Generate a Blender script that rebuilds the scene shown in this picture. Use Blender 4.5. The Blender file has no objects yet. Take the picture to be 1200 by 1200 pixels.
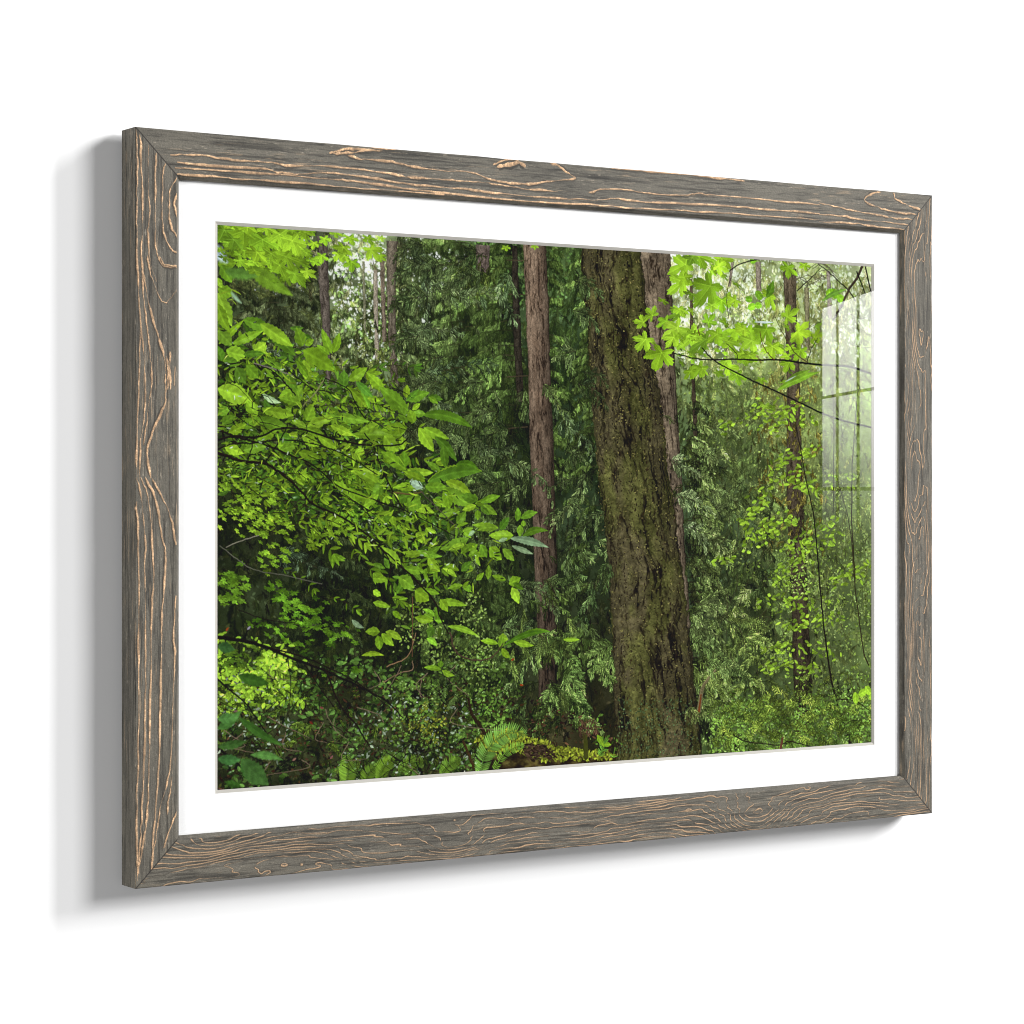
import bpy, bmesh, math
from mathutils import Vector, Matrix
C_ = bpy.context.scene.collection
sc = bpy.context.scene
sc.render.engine = 'CYCLES'

# ---------------------------------------------------------------- size of the thing (metres): a framed print hung on a white wall
S = 0.8                                              # outer height of the frame
FW, FH, RAIL, DEPTH = 1.4041*S, S, .0599*S, .0422*S   # frame width, height, rail face width, depth from wall to face
LIP_W, LIP_D = .0048*S, .0046*S                       # sloping inner lip of the rails
MAT_H, MAT_V = .0535*S, .0515*S                       # visible mat border, sides and top/bottom
BEV_W, BEV_D = .0044*S, .0022*S                       # cut bevel of the mat's window
ZC = 1.5                                             # height of the picture's centre
GAP = .0085                                           # the frame stands this far off the wall
YF = -(DEPTH+GAP)                                     # plane of the rails' faces (the room is towards -y)

# ---------------------------------------------------------------- camera
TH = .58063; tx, ty, tz = .0930, -.02458, 3.68339
cx, cz = -(tx*math.cos(TH)+tz*math.sin(TH)), -tx*math.sin(TH)+tz*math.cos(TH)
CAM = Vector((S*cx, YF-S*cz, ZC-S*ty))
cam = bpy.data.cameras.new('camera'); co = bpy.data.objects.new('camera', cam); C_.objects.link(co)
co.location = CAM; co.rotation_euler = (math.pi/2, 0, -TH)
cam.sensor_width = 36; cam.lens = 2946.74/1200*36; cam.shift_y = -26.8/1200; cam.clip_end = 100; cam.clip_start = .05
sc.camera = co

# ---------------------------------------------------------------- light: a pale room, soft boxes, a window
sc.view_settings.view_transform = 'Standard'; sc.view_settings.look = 'None'
sc.cycles.filter_width = 1.0; sc.view_settings.exposure = 0; sc.view_settings.gamma = 1; sc.view_settings.use_curve_mapping = False
world = bpy.data.worlds.new('World'); sc.world = world; world.use_nodes = True
WORLD = .125
world.node_tree.nodes['Background'].inputs[0].default_value = (1, 1, 1, 1); world.node_tree.nodes['Background'].inputs[1].default_value = WORLD
def softbox(name, left, down, dist, w, h, t):
    """a lamp that throws the rails' shadow «left» and «down» per unit of frame depth, lighting the wall by t"""
    d = Vector((left, -1., down)).normalized(); n = -d.y
    l = bpy.data.lights.new(name, 'AREA'); l.shape = 'RECTANGLE'; l.size = w; l.size_y = h
    l.energy = t*math.pi**2*dist*dist/n
    o = bpy.data.objects.new(name, l); C_.objects.link(o); o.location = Vector((0, 0, ZC))+d*dist
    z = d; x = Vector((-d.y, d.x, 0)).normalized(); x = Vector((0,0,1)).cross(z).normalized(); y = z.cross(x)
    o.matrix_world = Matrix.Translation(o.location) @ Matrix((x, y, z)).transposed().to_4x4()
    return o
softbox('key_softbox', .80, .46, 8, 2.7, 2.4, .61)
softbox('strip_softbox', 1.72, .95, 8, .9, 3.4, .62)
softbox('fill_softbox', -2.6, -.55, 8, 2.5, 2.5, .20)

# ---------------------------------------------------------------- the print: a forest picture, painted leaf by leaf
import numpy as np, math
rng = np.random.default_rng(7)
PW, PH = 1536, 1005
# photo-to-print conversion of traced points (plane to plane)
_src = [(257.0,262.6),(1025.0,311.8),(1025.0,870.8),(257.0,926.6)]
_dst = [(0,0),(PW,0),(PW,PH),(0,PH)]
_A=[];_b=[]
for (x,y),(u,v) in zip(_src,_dst):
    _A += [[x,y,1,0,0,0,-u*x,-u*y],[0,0,0,x,y,1,-v*x,-v*y]]; _b += [u,v]
_h = np.linalg.solve(np.array(_A,float),np.array(_b,float))
def P(x,y):
    w=_h[6]*x+_h[7]*y+1
    return ((_h[0]*x+_h[1]*y+_h[2])/w,(_h[3]*x+_h[4]*y+_h[5])/w)
def PP(pts): return [P(*p) for p in pts]
def KS(x): return 1.51+(x-257)/768*0.29          # print pixels per traced pixel
Q = np.zeros((PH,PW,3),np.float32)
C = lambda *c: np.array(c,np.float32)

def noise(h,w,cy,cx,octs=4,gain=.5,seed=0):
    r=np.random.default_rng(seed); out=np.zeros((h,w),np.float32); a=1.; tot=0
    for o in range(octs):
        ny,nx=max(2,int(cy*2**o)+2),max(2,int(cx*2**o)+2)
        g=r.random((ny,nx)).astype(np.float32)
        yy=np.linspace(0,ny-1.001,h); xx=np.linspace(0,nx-1.001,w)
        iy=yy.astype(int); ix=xx.astype(int); fy=(yy-iy)[:,None]; fx=(xx-ix)[None,:]
        fy=fy*fy*(3-2*fy); fx=fx*fx*(3-2*fx)
        iy1=np.minimum(iy+1,ny-1); ix1=np.minimum(ix+1,nx-1)
        v=(g[iy][:,ix]*(1-fx)+g[iy][:,ix1]*fx)*(1-fy)+(g[iy1][:,ix]*(1-fx)+g[iy1][:,ix1]*fx)*fy
        out+=a*v; tot+=a; a*=gain
    return out/tot
def remap(n,lo,hi): return np.clip((n-lo)/(hi-lo),0,1)

def box(x0,x1,y0,y1):
    x0=max(0,int(x0));y0=max(0,int(y0));x1=min(PW,int(x1)+1);y1=min(PH,int(y1)+1)
    if x1<=x0 or y1<=y0: return None
    return x0,x1,y0,y1
def put(b,cov,col):
    x0,x1,y0,y1=b; t=Q[y0:y1,x0:x1]; t += (col-t)*cov[...,None]
def vary(col,a=.12):
    return np.clip(col*(1+rng.normal(0,a))+rng.normal(0,1.5,3),0,255)

def leaf(x,y,ang,L,W,col,bend=0.,soft=.8,rib=.18,kind=0,half=.05,gl=0.):
    """lance-shaped leaf from its stem end (x,y)"""
    ca,sa=math.cos(ang),math.sin(ang)
    ex,ey=x+ca*L,y+sa*L; m=W/2+abs(bend)*L*.3+2
    b=box(min(x,ex)-m,max(x,ex)+m,min(y,ey)-m,max(y,ey)+m)
    if b is None: return
    X=np.arange(b[0],b[1])[None,:]+.5-x; Y=np.arange(b[2],b[3])[:,None]+.5-y
    u=(X*ca+Y*sa)/L; v=-X*sa+Y*ca
    uc=np.clip(u,0,1); v=v-bend*L*uc*(1-uc)
    if kind==0: hw=W/2*np.sin(np.pi*uc**.85)**.85
    elif kind==1: hw=W/2*np.sqrt(np.clip(1-(2*uc-1)**2,0,1))       # round
    else: hw=W/2*np.sin(np.pi*uc**.7)*(1+.18*np.sin(uc*38))          # toothed
    if W>7 and kind==0: hw=hw*(1+.07*np.sin(uc*L*.75+ang*7)+.06*np.sin(uc*9+L))
    cov=np.clip((hw-np.abs(v))/soft+.5,0,1)*((u>0)&(u<1))
    sh=1+half*np.tanh(v/1.2)+.10*(uc-.5)
    if rib and W>5: sh=sh+rib*np.exp(-(v/(.05*W+.5))**2)
    if W>9: sh=sh+.055*np.sin((uc*L-np.abs(v)*.9)/(.035*L+.9)*1.3)
    if W>7: sh=sh+.05*np.sin(u*4.2+L+v*.13)*np.cos(v*.21+x)+.07*(MOT[b[2]:b[3],b[0]:b[1]]-.5)*2
    c=col[None,None,:]*sh[...,None]
    if gl: c=c+gl*np.exp(-((uc-.45)/.2)**2-((v-.2*W)/(.13*W+.4))**2)[...,None]*C(190,205,190)
    put(b,cov,np.clip(c,0,255))

def line(pts,w0,w1,col,soft=.8,a=1.,side=.25):
    n=len(pts)-1
    for i in range(n):
        (ax,ay),(bx,by)=pts[i],pts[i+1]
        wa=w0+(w1-w0)*i/n; wb=w0+(w1-w0)*(i+1)/n; m=max(wa,wb)/2+1.5
        b=box(min(ax,bx)-m,max(ax,bx)+m,min(ay,by)-m,max(ay,by)+m)
        if b is None: continue
        X=np.arange(b[0],b[1])[None,:]+.5-ax; Y=np.arange(b[2],b[3])[:,None]+.5-ay
        dx,dy=bx-ax,by-ay; l2=dx*dx+dy*dy+1e-6
        t=np.clip((X*dx+Y*dy)/l2,0,1)
        ox,oy=X-t*dx,Y-t*dy
        d=np.hypot(ox,oy); w=(wa+(wb-wa)*t)/2
        cov=np.clip((w-d)/soft+.5,0,1)*a
        sh=1-side*np.clip(oy/(w+.5),-1,1)
        put(b,cov,np.clip(col*sh[...,None],0,255))
def spline(pts,n=6):
    p=np.array(pts,float); 
    if len(p)<3: return [tuple(q) for q in p]
    p=np.vstack([2*p[0]-p[1],p,2*p[-1]-p[-2]]); out=[]
    for i in range(1,len(p)-2):
        for k in range(n):
            t=k/n
            out.append(.5*((2*p[i])+(-p[i-1]+p[i+1])*t+(2*p[i-1]-5*p[i]+4*p[i+1]-p[i+2])*t*t+(-p[i-1]+3*p[i]-3*p[i+1]+p[i+2])*t**3))
    out.append(p[-2]); return [tuple(q) for q in out]
def branch(pts,w0,w1,col=C(38,30,26),wob=1.2,**k):
    p=spline(PP(pts)); s=KS(pts[0][0])
    p=[(x+rng.normal(0,wob*.4),y+rng.normal(0,wob*.4)) for x,y in p]
    line(p,w0*s,w1*s,col,**k)

def polymask(pts):
    """even-odd fill of a polygon as a soft mask over its box"""
    p=np.array(pts); b=box(p[:,0].min()-1,p[:,0].max()+1,p[:,1].min()-1,p[:,1].max()+1)
    if b is None: return None,None
    X=np.arange(b[0],b[1])[None,:]+.5
    acc=np.zeros((b[3]-b[2],b[1]-b[0]),np.float32)
    for s in (.25,.75):
        Y=np.arange(b[2],b[3])[:,None]+s; ins=np.zeros(acc.shape,bool)
        for i in range(len(p)):
            (x1,y1),(x2,y2)=p[i],p[(i+1)%len(p)]
            if y1==y2: continue
            c=((Y>=min(y1,y2))&(Y<max(y1,y2)))
            ins^= c&(X<(x1+(Y-y1)*(x2-x1)/(y2-y1)))
        acc+=ins*.5
    return b,acc

# ---- maple leaf: five toothed lobes, laid through a small affine tilt
_lobes=[(-2.1,.66),(-1.02,.98),(0,1.10),(1.02,.98),(2.1,.66)]
def maple_pts():
    out=[]
    def lobe(a,r,wd):
        # notch to tip to notch with teeth on both sides
        return [(a-wd*1.0,r*.56),(a-wd*.80,r*.76),(a-wd*.62,r*.74),(a-wd*.46,r*.90),(a-wd*.30,r*.84),(a-wd*.12,r*.94),(a,r),
                (a+wd*.12,r*.94),(a+wd*.30,r*.84),(a+wd*.46,r*.90),(a+wd*.62,r*.74),(a+wd*.80,r*.76),(a+wd*1.0,r*.56)]
    for i,(a,r) in enumerate(_lobes):
        out+=lobe(a,r,.44)
        if i<4:
            m=(a+_lobes[i+1][0])/2; out.append((m,.36))
    out.append((math.pi,.12))
    return out
MAPLE=maple_pts()
def maple(x,y,ang,R,col,squash=.75,sq_ang=0.,soft=None,vein=True):
    ca,sa=math.cos(sq_ang),math.sin(sq_ang); pts=[]
    for a,r in MAPLE:
        t=a+ang+rng.normal(0,.025); rr=r*R*(1+rng.normal(0,.05))
        px,py=rr*math.cos(t),rr*math.sin(t)
        q=px*ca+py*sa; w=(-px*sa+py*ca)*squash
        pts.append((x+q*ca-w*sa,y+q*sa+w*ca))
    b,cov=polymask(pts)
    if b is None: return
    X=np.arange(b[0],b[1])[None,:]-x; Y=np.arange(b[2],b[3])[:,None]-y
    g=1+.10*np.sin(X/R*2.3+ang*3)+.08*np.cos(Y/R*2.9-ang)
    th=np.arctan2(Y,X)-ang
    g=g+.07*np.sign(np.sin(th*3.0))
    put(b,cov,np.clip(col*g[...,None],0,255))
    if vein and R>14:
        for a,r in _lobes:
            t=a+ang; px,py=r*R*.85*math.cos(t),r*R*.85*math.sin(t)
            q=px*ca+py*sa; w=(-px*sa+py*ca)*squash
            line([(x,y),(x+q*ca-w*sa,y+q*sa+w*ca)],1.4,.6,np.clip(col*1.22+12,0,255),a=.55,side=0)

# ---- cedar / hemlock sprays as stamped templates
def make_spray(L,ang,droop,seed,dens=1.):
    r=np.random.default_rng(seed); n=int(L*1.6)+10
    a=np.zeros((2*n,2*n),np.float32); s=np.zeros_like(a)
    def seg(x0,y0,x1,y1,w,sh,op=1.):
        m=int(w+2); X0,X1=int(min(x0,x1))-m,int(max(x0,x1))+m+1; Y0,Y1=int(min(y0,y1))-m,int(max(y0,y1))+m+1
        X0=max(X0,0);Y0=max(Y0,0);X1=min(X1,2*n);Y1=min(Y1,2*n)
        if X1<=X0 or Y1<=Y0: return
        X=np.arange(X0,X1)[None,:]+.5-x0; Y=np.arange(Y0,Y1)[:,None]+.5-y0
        dx,dy=x1-x0,y1-y0; t=np.clip((X*dx+Y*dy)/(dx*dx+dy*dy+1e-6),0,1)
        d=np.hypot(X-t*dx,Y-t*dy); c=np.clip(w*(1-.5*t)-d+.5,0,1)*op
        A=a[Y0:Y1,X0:X1]; S=s[Y0:Y1,X0:X1]
        S+= (sh-S)*c; A+= (1-A)*c
    x=y=float(n); th=ang; N=int(4+L/5)
    for i in range(N):
        t=i/N; st=L/N
        th+= droop/N+r.normal(0,.06)
        nx,ny=x+st*math.cos(th),y+st*math.sin(th)
        seg(x,y,nx,ny,.55,.7)
        bl=L*.36*(1-t)**.6*(.5+t*1.6 if t<.3 else 1)*r.uniform(.5,1.2)+1.5
        for sd in (-1,1):
            if r.random()<.12: continue
            ba=th+sd*r.uniform(.5,.95); up=r.uniform(.55,1.45)
            px,py=nx,ny; K=3 if bl>5 else 2
            for q in range(K):
                ba+= (.30 if math.cos(ba)>0 else -.30)*.6
                qx,qy=px+bl/K*math.cos(ba),py+bl/K*math.sin(ba)
                seg(px,py,qx,qy,.75-.1*q,up*(.85+.15*q),.95)
                if bl>6:
                    for s2 in (-1,1):
                        ka=ba+s2*.55; kl=bl*.26*r.uniform(.6,1.2)
                        seg(qx,qy,qx+kl*math.cos(ka),qy+kl*math.sin(ka),.6,up*r.uniform(.85,1.25),.85)
                px,py=qx,qy
        x,y=nx,ny
    ys,xs=np.where(a>.02); y0,y1,x0,x1=ys.min(),ys.max()+1,xs.min(),xs.max()+1
    return a[y0:y1,x0:x1],s[y0:y1,x0:x1],n-x0,n-y0
_sprays={}
def spray(x,y,ang,L,col,alpha=1.,droop=.7):
    Lq=min([10,15,22,32,46,64],key=lambda q:abs(q-L)); aq=int(round(ang/(math.pi/12)))%24; v=int(rng.integers(3))
    dq=round(droop*2)/2*(1 if math.cos(ang)>0 else -1)
    k=(Lq,aq,v,dq)
    if k not in _sprays: _sprays[k]=make_spray(Lq,aq*math.pi/12,dq,hash((Lq,aq,v))%9999)
    a,s,ox,oy=_sprays[k]; g=col@C(.3,.59,.11); col=(col*.84+g*C(.17,.17,.13))*C(1.10,1.05,.92)
    x0,y0=int(x-ox),int(y-oy); h,w=a.shape
    b=box(x0,x0+w-1,y0,y0+h-1)
    if b is None: return
    A=a[b[2]-y0:b[3]-y0,b[0]-x0:b[1]-x0]; S=s[b[2]-y0:b[3]-y0,b[0]-x0:b[1]-x0]
    put(b,A*alpha,np.clip(col*S[...,None],0,255))

def field(pts,sig):
    """smooth colour field through scattered samples (traced x, y, then r,g,b)"""
    gy,gx=np.mgrid[0:PH:12,0:PW:12].astype(np.float32)
    acc=np.zeros(gy.shape+(3,),np.float32); ws=np.zeros(gy.shape,np.float32)+1e-12
    for x,y,c in pts:
        u,v=P(x,y); w=np.exp(-((gx-u)**2+(gy-v)**2)/(2*sig*sig))+1e-9/(1+((gx-u)**2+(gy-v)**2)/1e4)
        acc+=w[...,None]*C(*c); ws+=w
    g=acc/ws[...,None]
    yy=np.clip(np.arange(PH)/12,0,g.shape[0]-1.001); xx=np.clip(np.arange(PW)/12,0,g.shape[1]-1.001)
    iy=yy.astype(int); ix=xx.astype(int); fy=(yy-iy)[:,None,None]; fx=(xx-ix)[None,:,None]
    return (g[iy][:,ix]*(1-fx)+g[iy][:,ix+1]*fx)*(1-fy)+(g[iy+1][:,ix]*(1-fx)+g[iy+1][:,ix+1]*fx)*fy
def inside(poly,n,soft=0.):
    """n random points inside a traced polygon, in print pixels"""
    p=np.array(PP(poly)); lo,hi=p.min(0),p.max(0); out=[]
    while len(out)<n:
        q=rng.uniform(lo,hi,(n*2,2)); ins=np.zeros(len(q),bool)
        for i in range(len(p)):
            (x1,y1),(x2,y2)=p[i],p[(i+1)%len(p)]
            if y1==y2: continue
            ins^=((q[:,1]>=min(y1,y2))&(q[:,1]<max(y1,y2)))&(q[:,0]<(x1+(q[:,1]-y1)*(x2-x1)/(y2-y1)))
        out+=list(map(tuple,q[ins]))
    o=np.array(out[:n])+rng.normal(0,soft,(n,2)); return list(map(tuple,o))

MOT=noise(PH,PW,60,90,3,.6,99)
def Z(x0,y0,s,items):        # traced in an enlargement: corner, scale, items whose first four numbers are points
    return [(x0+a/s,y0+b/s,x0+c/s,y0+d/s,w/s)+tuple(r) for a,b,c,d,w,*r in items]

# 1 -- what lies deepest: dark wood with pale gaps of sky
base=field([(270,300,(70,95,45)),(330,340,(60,72,50)),(300,400,(48,62,42)),(350,400,(66,82,60)),(420,310,(160,175,140)),(420,350,(130,150,112)),
 (430,390,(105,130,85)),(470,330,(105,125,85)),(500,300,(85,110,70)),(545,300,(70,95,55)),(520,350,(75,100,65)),(520,420,(48,66,48)),(560,400,(42,58,40)),(590,350,(45,65,40)),
 (600,450,(30,44,30)),(560,480,(34,48,34)),(520,520,(26,36,26)),(580,560,(22,30,22)),(600,640,(24,30,22)),(670,320,(62,90,45)),(672,400,(38,60,38)),(680,480,(30,46,32)),
 (690,560,(30,46,32)),(690,650,(32,44,30)),(700,740,(30,36,26)),(640,760,(32,42,28)),(300,640,(24,28,20)),(300,520,(34,44,24)),(380,540,(34,44,24)),(440,600,(26,34,20)),(420,680,(22,28,20)),(460,720,(20,24,18)),(300,720,(34,44,28)),
 (470,760,(20,22,16)),(300,800,(44,56,28)),(400,850,(42,46,28)),(300,900,(36,40,26)),(500,830,(40,46,28)),(560,880,(44,44,26)),(650,880,(52,50,30)),(690,850,(40,30,24)),(700,800,(28,26,20)),
 (820,330,(190,205,175)),(830,370,(160,180,130)),(870,330,(185,200,165)),(880,360,(160,178,120)),(910,320,(150,165,125)),(960,330,(175,190,160)),(1000,330,(190,200,180)),(960,370,(130,145,95)),
 (1000,400,(120,150,70)),(860,430,(110,135,70)),(900,460,(120,135,70)),(830,470,(80,105,60)),(980,470,(105,130,62)),(850,520,(66,92,56)),(900,520,(92,112,55)),(960,540,(96,118,56)),(1010,560,(100,128,60)),
 (830,580,(45,66,45)),(880,600,(46,64,42)),(950,620,(72,90,44)),(1010,640,(82,110,52)),(840,680,(34,48,34)),(880,700,(28,40,28)),(900,740,(22,26,18)),(960,700,(54,68,36)),(1010,720,(70,96,44)),
 (850,760,(40,58,36)),(900,790,(40,56,32)),(960,780,(56,66,36)),(1010,800,(62,84,38)),(850,830,(66,96,44)),(920,840,(66,96,44)),(1000,850,(60,90,42)),(900,870,(62,74,40))],70)
bg_=(base@C(.3,.59,.11))[...,None]; base=(bg_+(base-bg_)*.78)*C(1.03,1,.95)
n1=noise(PH,PW,10,14,5,.6,1); n2=noise(PH,PW,40,60,3,.6,2)
Q[:]=base*(.55+.75*remap(n1,.25,.75)[...,None])*(.8+.4*n2[...,None])

def skies(poly,n,r0,r1,col=C(238,242,240)):
    for x,y in inside(poly,n):
        for k in range(int(rng.integers(2,6))):
            r=rng.uniform(r0,r1)*(.5 if k else 1)
            leaf(x+rng.normal(0,r*1.5),y+rng.normal(0,r*1.5),rng.uniform(0,6.3),r*rng.uniform(1.2,2.4),r*1.2,col*rng.uniform(.86,1.03),soft=1.6,rib=0,kind=1,half=0)
UL=[(395,268),(455,272),(456,380),(462,440),(430,420),(395,380)]
UM=[(470,272),(560,278),(540,345),(490,400),(470,440)]
UR=[(792,292),(1030,304),(1020,440),(960,420),(870,440),(800,430)]
skies(UL,300,3,8); skies(UM,130,2,5.5); skies([(340,330),(372,320),(372,350),(345,360)],14,1.6,3.4,C(225,228,245))
skies([(295,330),(345,340),(340,375),(300,370)],20,1.4,3,C(222,222,245)); skies(UR,260,3,8); skies([(795,300),(900,305),(890,385),(800,380)],150,2.5,5.5)
skies([(330,275),(375,280),(372,310),(340,320)],14,1.6,3.2,C(225,225,250))
skies([(940,318),(1022,322),(1022,420),(965,400)],110,3,7)

def foliage(poly,n,L0,L1,col,ang,spread,lo=.35,hi=1.45,droop=.7,cl=3,alpha=.95,tint=None):
    pts=inside(poly,n,14.); t=np.sort(rng.random(n)); cn=noise(64,96,cl*3,cl*4,3,.7,int(rng.integers(1e6)))
    for (x,y),k in zip(pts,t):
        c=cn[min(63,int(max(y,0)/PH*64)),min(95,int(max(x,0)/PW*96))]
        b=lo+(hi-lo)*np.clip(.6*k**2+2.2*(c-.5)+.22+rng.normal(0,.12),0,1.1)
        cc=vary(C(*col)*b,.07)
        if tint is not None and rng.random()<.18: cc=cc*.6+C(*tint)*b*.4
        cc=cc*C(1.04,1.0,.86)
        a=ang+rng.normal(0,spread)
        if rng.random()<.4: a=math.pi-a
        spray(x,y,a,rng.uniform(L0,L1),cc,alpha,droop)
def leaflets(poly,n,L0,L1,col,lo=.5,hi=1.3,ang=.4,spread=.7,asp=.5,cl=5,kind=0,thr=None,gl=.1):
    pts=inside(poly,n,14.); t=np.sort(rng.random(n)); cn=noise(96,144,cl*2,cl*3,3,.6,int(rng.integers(1e6)))
    for (x,y),k in zip(pts,t):
        c=cn[min(95,int(max(y,0)/PH*96)),min(143,int(max(x,0)/PW*144))]
        if thr is not None and c<thr: continue
        b=lo+(hi-lo)*np.clip(.6*k+1.6*(c-.5)+.2+rng.normal(0,.12),0,1.15)
        L=rng.uniform(L0,L1); a=ang+rng.normal(0,spread)
        if rng.random()<.5: a=math.pi-a
        leaf(x,y,a,L,L*asp*rng.uniform(.7,1.2),vary(C(*col)*b,.08),rng.normal(0,.25),kind=kind,gl=.5 if rng.random()<gl else 0)

def ground_fill(n,L0,L1,sprayed,lo,hi,seed):
    cn=noise(PH,PW,14,20,4,.6,seed)
    for _ in range(n):
        x,y=rng.uniform(0,PW),rng.uniform(0,PH); c=base[min(PH-1,int(y)),min(PW-1,int(x))]
        b=lo+(hi-lo)*np.clip(.5+1.8*(cn[int(y),int(x)]-.5)+rng.normal(0,.22),0,1.2)
        cc=vary(c*b,.06)
        if sprayed: spray(x,y,rng.uniform(.2,2.9),rng.uniform(L0,L1),cc,.9)
        else:
            L=rng.uniform(L0,L1); leaf(x,y,rng.uniform(0,6.3),L,L*.5,cc,rng.normal(0,.2),rib=0)
ground_fill(4200,14,40,True,.35,1.7,301); ground_fill(7000,5,11,False,.4,1.75,302)
# 2 -- far foliage
def limb(x0,y0,sd,L,col,b):
    """one conifer limb: hanging shade beneath, sprays along it, lit tips on top"""
    n=int(8+L/7); ph=rng.uniform(.1,.4); dr=rng.uniform(.25,.6)
    pt=lambda t:(x0+sd*L*t,y0+L*(-ph*t*.4+dr*t*t))
    for k in range(n):
        t=rng.uniform(.05,1); x,y=pt(t); a=math.pi/2-sd*rng.uniform(-.1,.5)
        spray(x,y+2,a,L*rng.uniform(.22,.42)*(1.1-.5*t),vary(col*b*rng.uniform(.28,.55),.05),.9,.3)
    line([pt(t/8) for t in range(9)],2.,.8,C(52,46,36)*min(1,b),a=.8)
    for k in range(n):
        t=rng.uniform(.1,1); x,y=pt(t); a=math.pi/2-sd*rng.uniform(.35,1.0)
        spray(x,y,a,L*rng.uniform(.18,.32)*(1.1-.5*t),vary(col*b*rng.uniform(.65,1.0),.06),.92,.5)
    for k in range(int(n*.6)):
        t=rng.uniform(.1,1)**.7; x,y=pt(t); a=math.pi/2-sd*rng.uniform(.45,1.25)+rng.normal(0,.15)
        spray(x,y-1,a,L*rng.uniform(.2,.36)*(1.15-.5*t),vary(col*b*rng.uniform(1.05,1.5),.07),.95,.7)
def conifer(x,y0,y1,L0,L1,col,lo=.6,hi=1.25,sides=(-1,1),step=15,lean=0):
    s=KS(x); y=y0
    while y<y1:
        k=(y-y0)/(y1-y0)
        for sd in sides:
            if rng.random()<.12: continue
            u,v=P(x+lean*k+rng.normal(0,3),y+rng.normal(0,5)); limb(u,v,sd,(L0+(L1-L0)*k)*s*rng.uniform(.6,1.15),C(*col),rng.uniform(lo,hi)*(.98-.22*k))
        y+=step*rng.uniform(.7,1.3)
foliage([(257,262),(400,262),(400,480),(257,420)],300,15,32,(70,84,60),.5,.5,.3,1.2)
foliage([(388,330),(470,340),(470,450),(400,440)],240,12,24,(92,118,70),.6,.6,.4,1.4)
leaflets([(388,264),(560,274),(540,420),(388,430)],560,5,11,(128,158,88),.5,1.35,thr=.46)
foliage([(470,268),(620,276),(620,480),(540,470),(480,440)],300,22,46,(52,72,44),.75,.4,.3,1.3)
leaflets([(540,272),(690,282),(690,360),(560,360)],420,5,11,(88,124,60),.4,1.25,thr=.45)
foliage([(470,440),(625,440),(625,760),(560,700),(470,520)],420,22,46,(38,52,34),.8,.4,.3,1.2)
foliage([(640,276),(700,280),(715,560),(655,560)],240,22,46,(44,66,40),.9,.4,.35,1.3)
foliage([(257,600),(560,620),(560,790),(257,760)],300,15,32,(40,52,34),.6,.5,.3,1.2)
conifer(330,280,470,40,60,(92,108,84),.5,1.15,step=13); conifer(275,300,440,30,50,(80,96,72),.5,1.1,step=14)
conifer(425,330,440,26,36,(104,128,88),.6,1.2,step=13)
conifer(470,275,450,24,46,(96,122,84),.6,1.3,sides=(1,1),step=14)
conifer(545,270,500,46,74,(92,124,70),.6,1.4,step=13)
conifer(606,285,780,56,120,(84,118,62),.5,1.35,sides=(-1,-1),step=14)
conifer(560,520,790,40,60,(66,92,52),.4,1.2,step=14); conifer(500,560,760,40,60,(58,82,48),.4,1.15,step=16)
conifer(645,280,560,20,36,(92,130,64),.6,1.35,sides=(1,),step=12); conifer(700,290,760,26,44,(88,122,62),.5,1.35,sides=(-1,),step=12)
conifer(390,600,750,40,60,(52,68,46),.4,1.1,step=16)
leaflets([(800,400),(1030,400),(1030,600),(810,600)],1500,5,10,(134,156,66),.5,1.25,thr=.45,asp=.42)
foliage([(800,440),(900,440),(900,620),(800,600)],300,15,32,(74,100,60),.5,.5,.4,1.3)
conifer(895,470,760,36,60,(90,122,68),.5,1.3,step=14); conifer(930,430,640,24,40,(116,134,76),.7,1.1,step=22)
foliage([(880,290),(1030,300),(1030,440),(900,440)],200,12,24,(132,144,90),.8,.5,.45,1.3)
leaflets([(850,292),(1030,302),(1030,430),(860,430)],700,4,9,(136,156,92),.5,1.3,thr=.47)
foliage([(910,330),(1000,330),(1000,470),(900,470)],170,15,32,(112,118,72),.9,.5,.5,1.2)
skies([(398,300),(455,300),(452,430),(405,400)],60,1.6,4.5); skies([(860,312),(1016,324),(1010,420),(880,410)],130,1.8,5); skies([(475,285),(545,290),(520,345),(480,350)],40,1.4,3.6)
leaflets([(860,440),(1030,430),(1030,800),(900,790)],2200,3.5,7,(128,146,74),.5,1.2,asp=.5,cl=7,thr=.44)
def soften(A,r,n=3):
    for _ in range(n):
        for ax in (0,1):
            cs=np.cumsum(np.concatenate([np.repeat(np.take(A,[0],ax),r+1,ax),A,np.repeat(np.take(A,[-1],ax),r,ax)],ax),ax)
            hi=np.take(cs,range(2*r+1,cs.shape[ax]),ax); lo=np.take(cs,range(0,cs.shape[ax]-2*r-1),ax); A=(hi-lo)/(2*r+1)
    return A
Q[:]=Q*.72+soften(Q,1,2)*.28
hz_=np.clip((np.arange(PW)-PW*.66)/(PW*.2),0,1)[None,:,None]*np.clip(1.15-np.arange(PH)/PH*.7,0,1)[:,None,None]
Q[:]=Q*.93+C(15,19,10); Q[:]=Q*(1-.30*hz_)+C(138,154,96)*.30*hz_
ground_fill(1500,10,26,True,.5,1.5,303)
leaflets([(880,430),(1034,420),(1034,830),(900,830)],1500,4,8,(116,136,68),.5,1.2,asp=.5,cl=8,thr=.42)
gl_=soften(np.clip(Q-150,0,None),9); Q[:]=np.clip(Q+gl_*.55*C(.96,1.0,.86),0,250)
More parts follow.
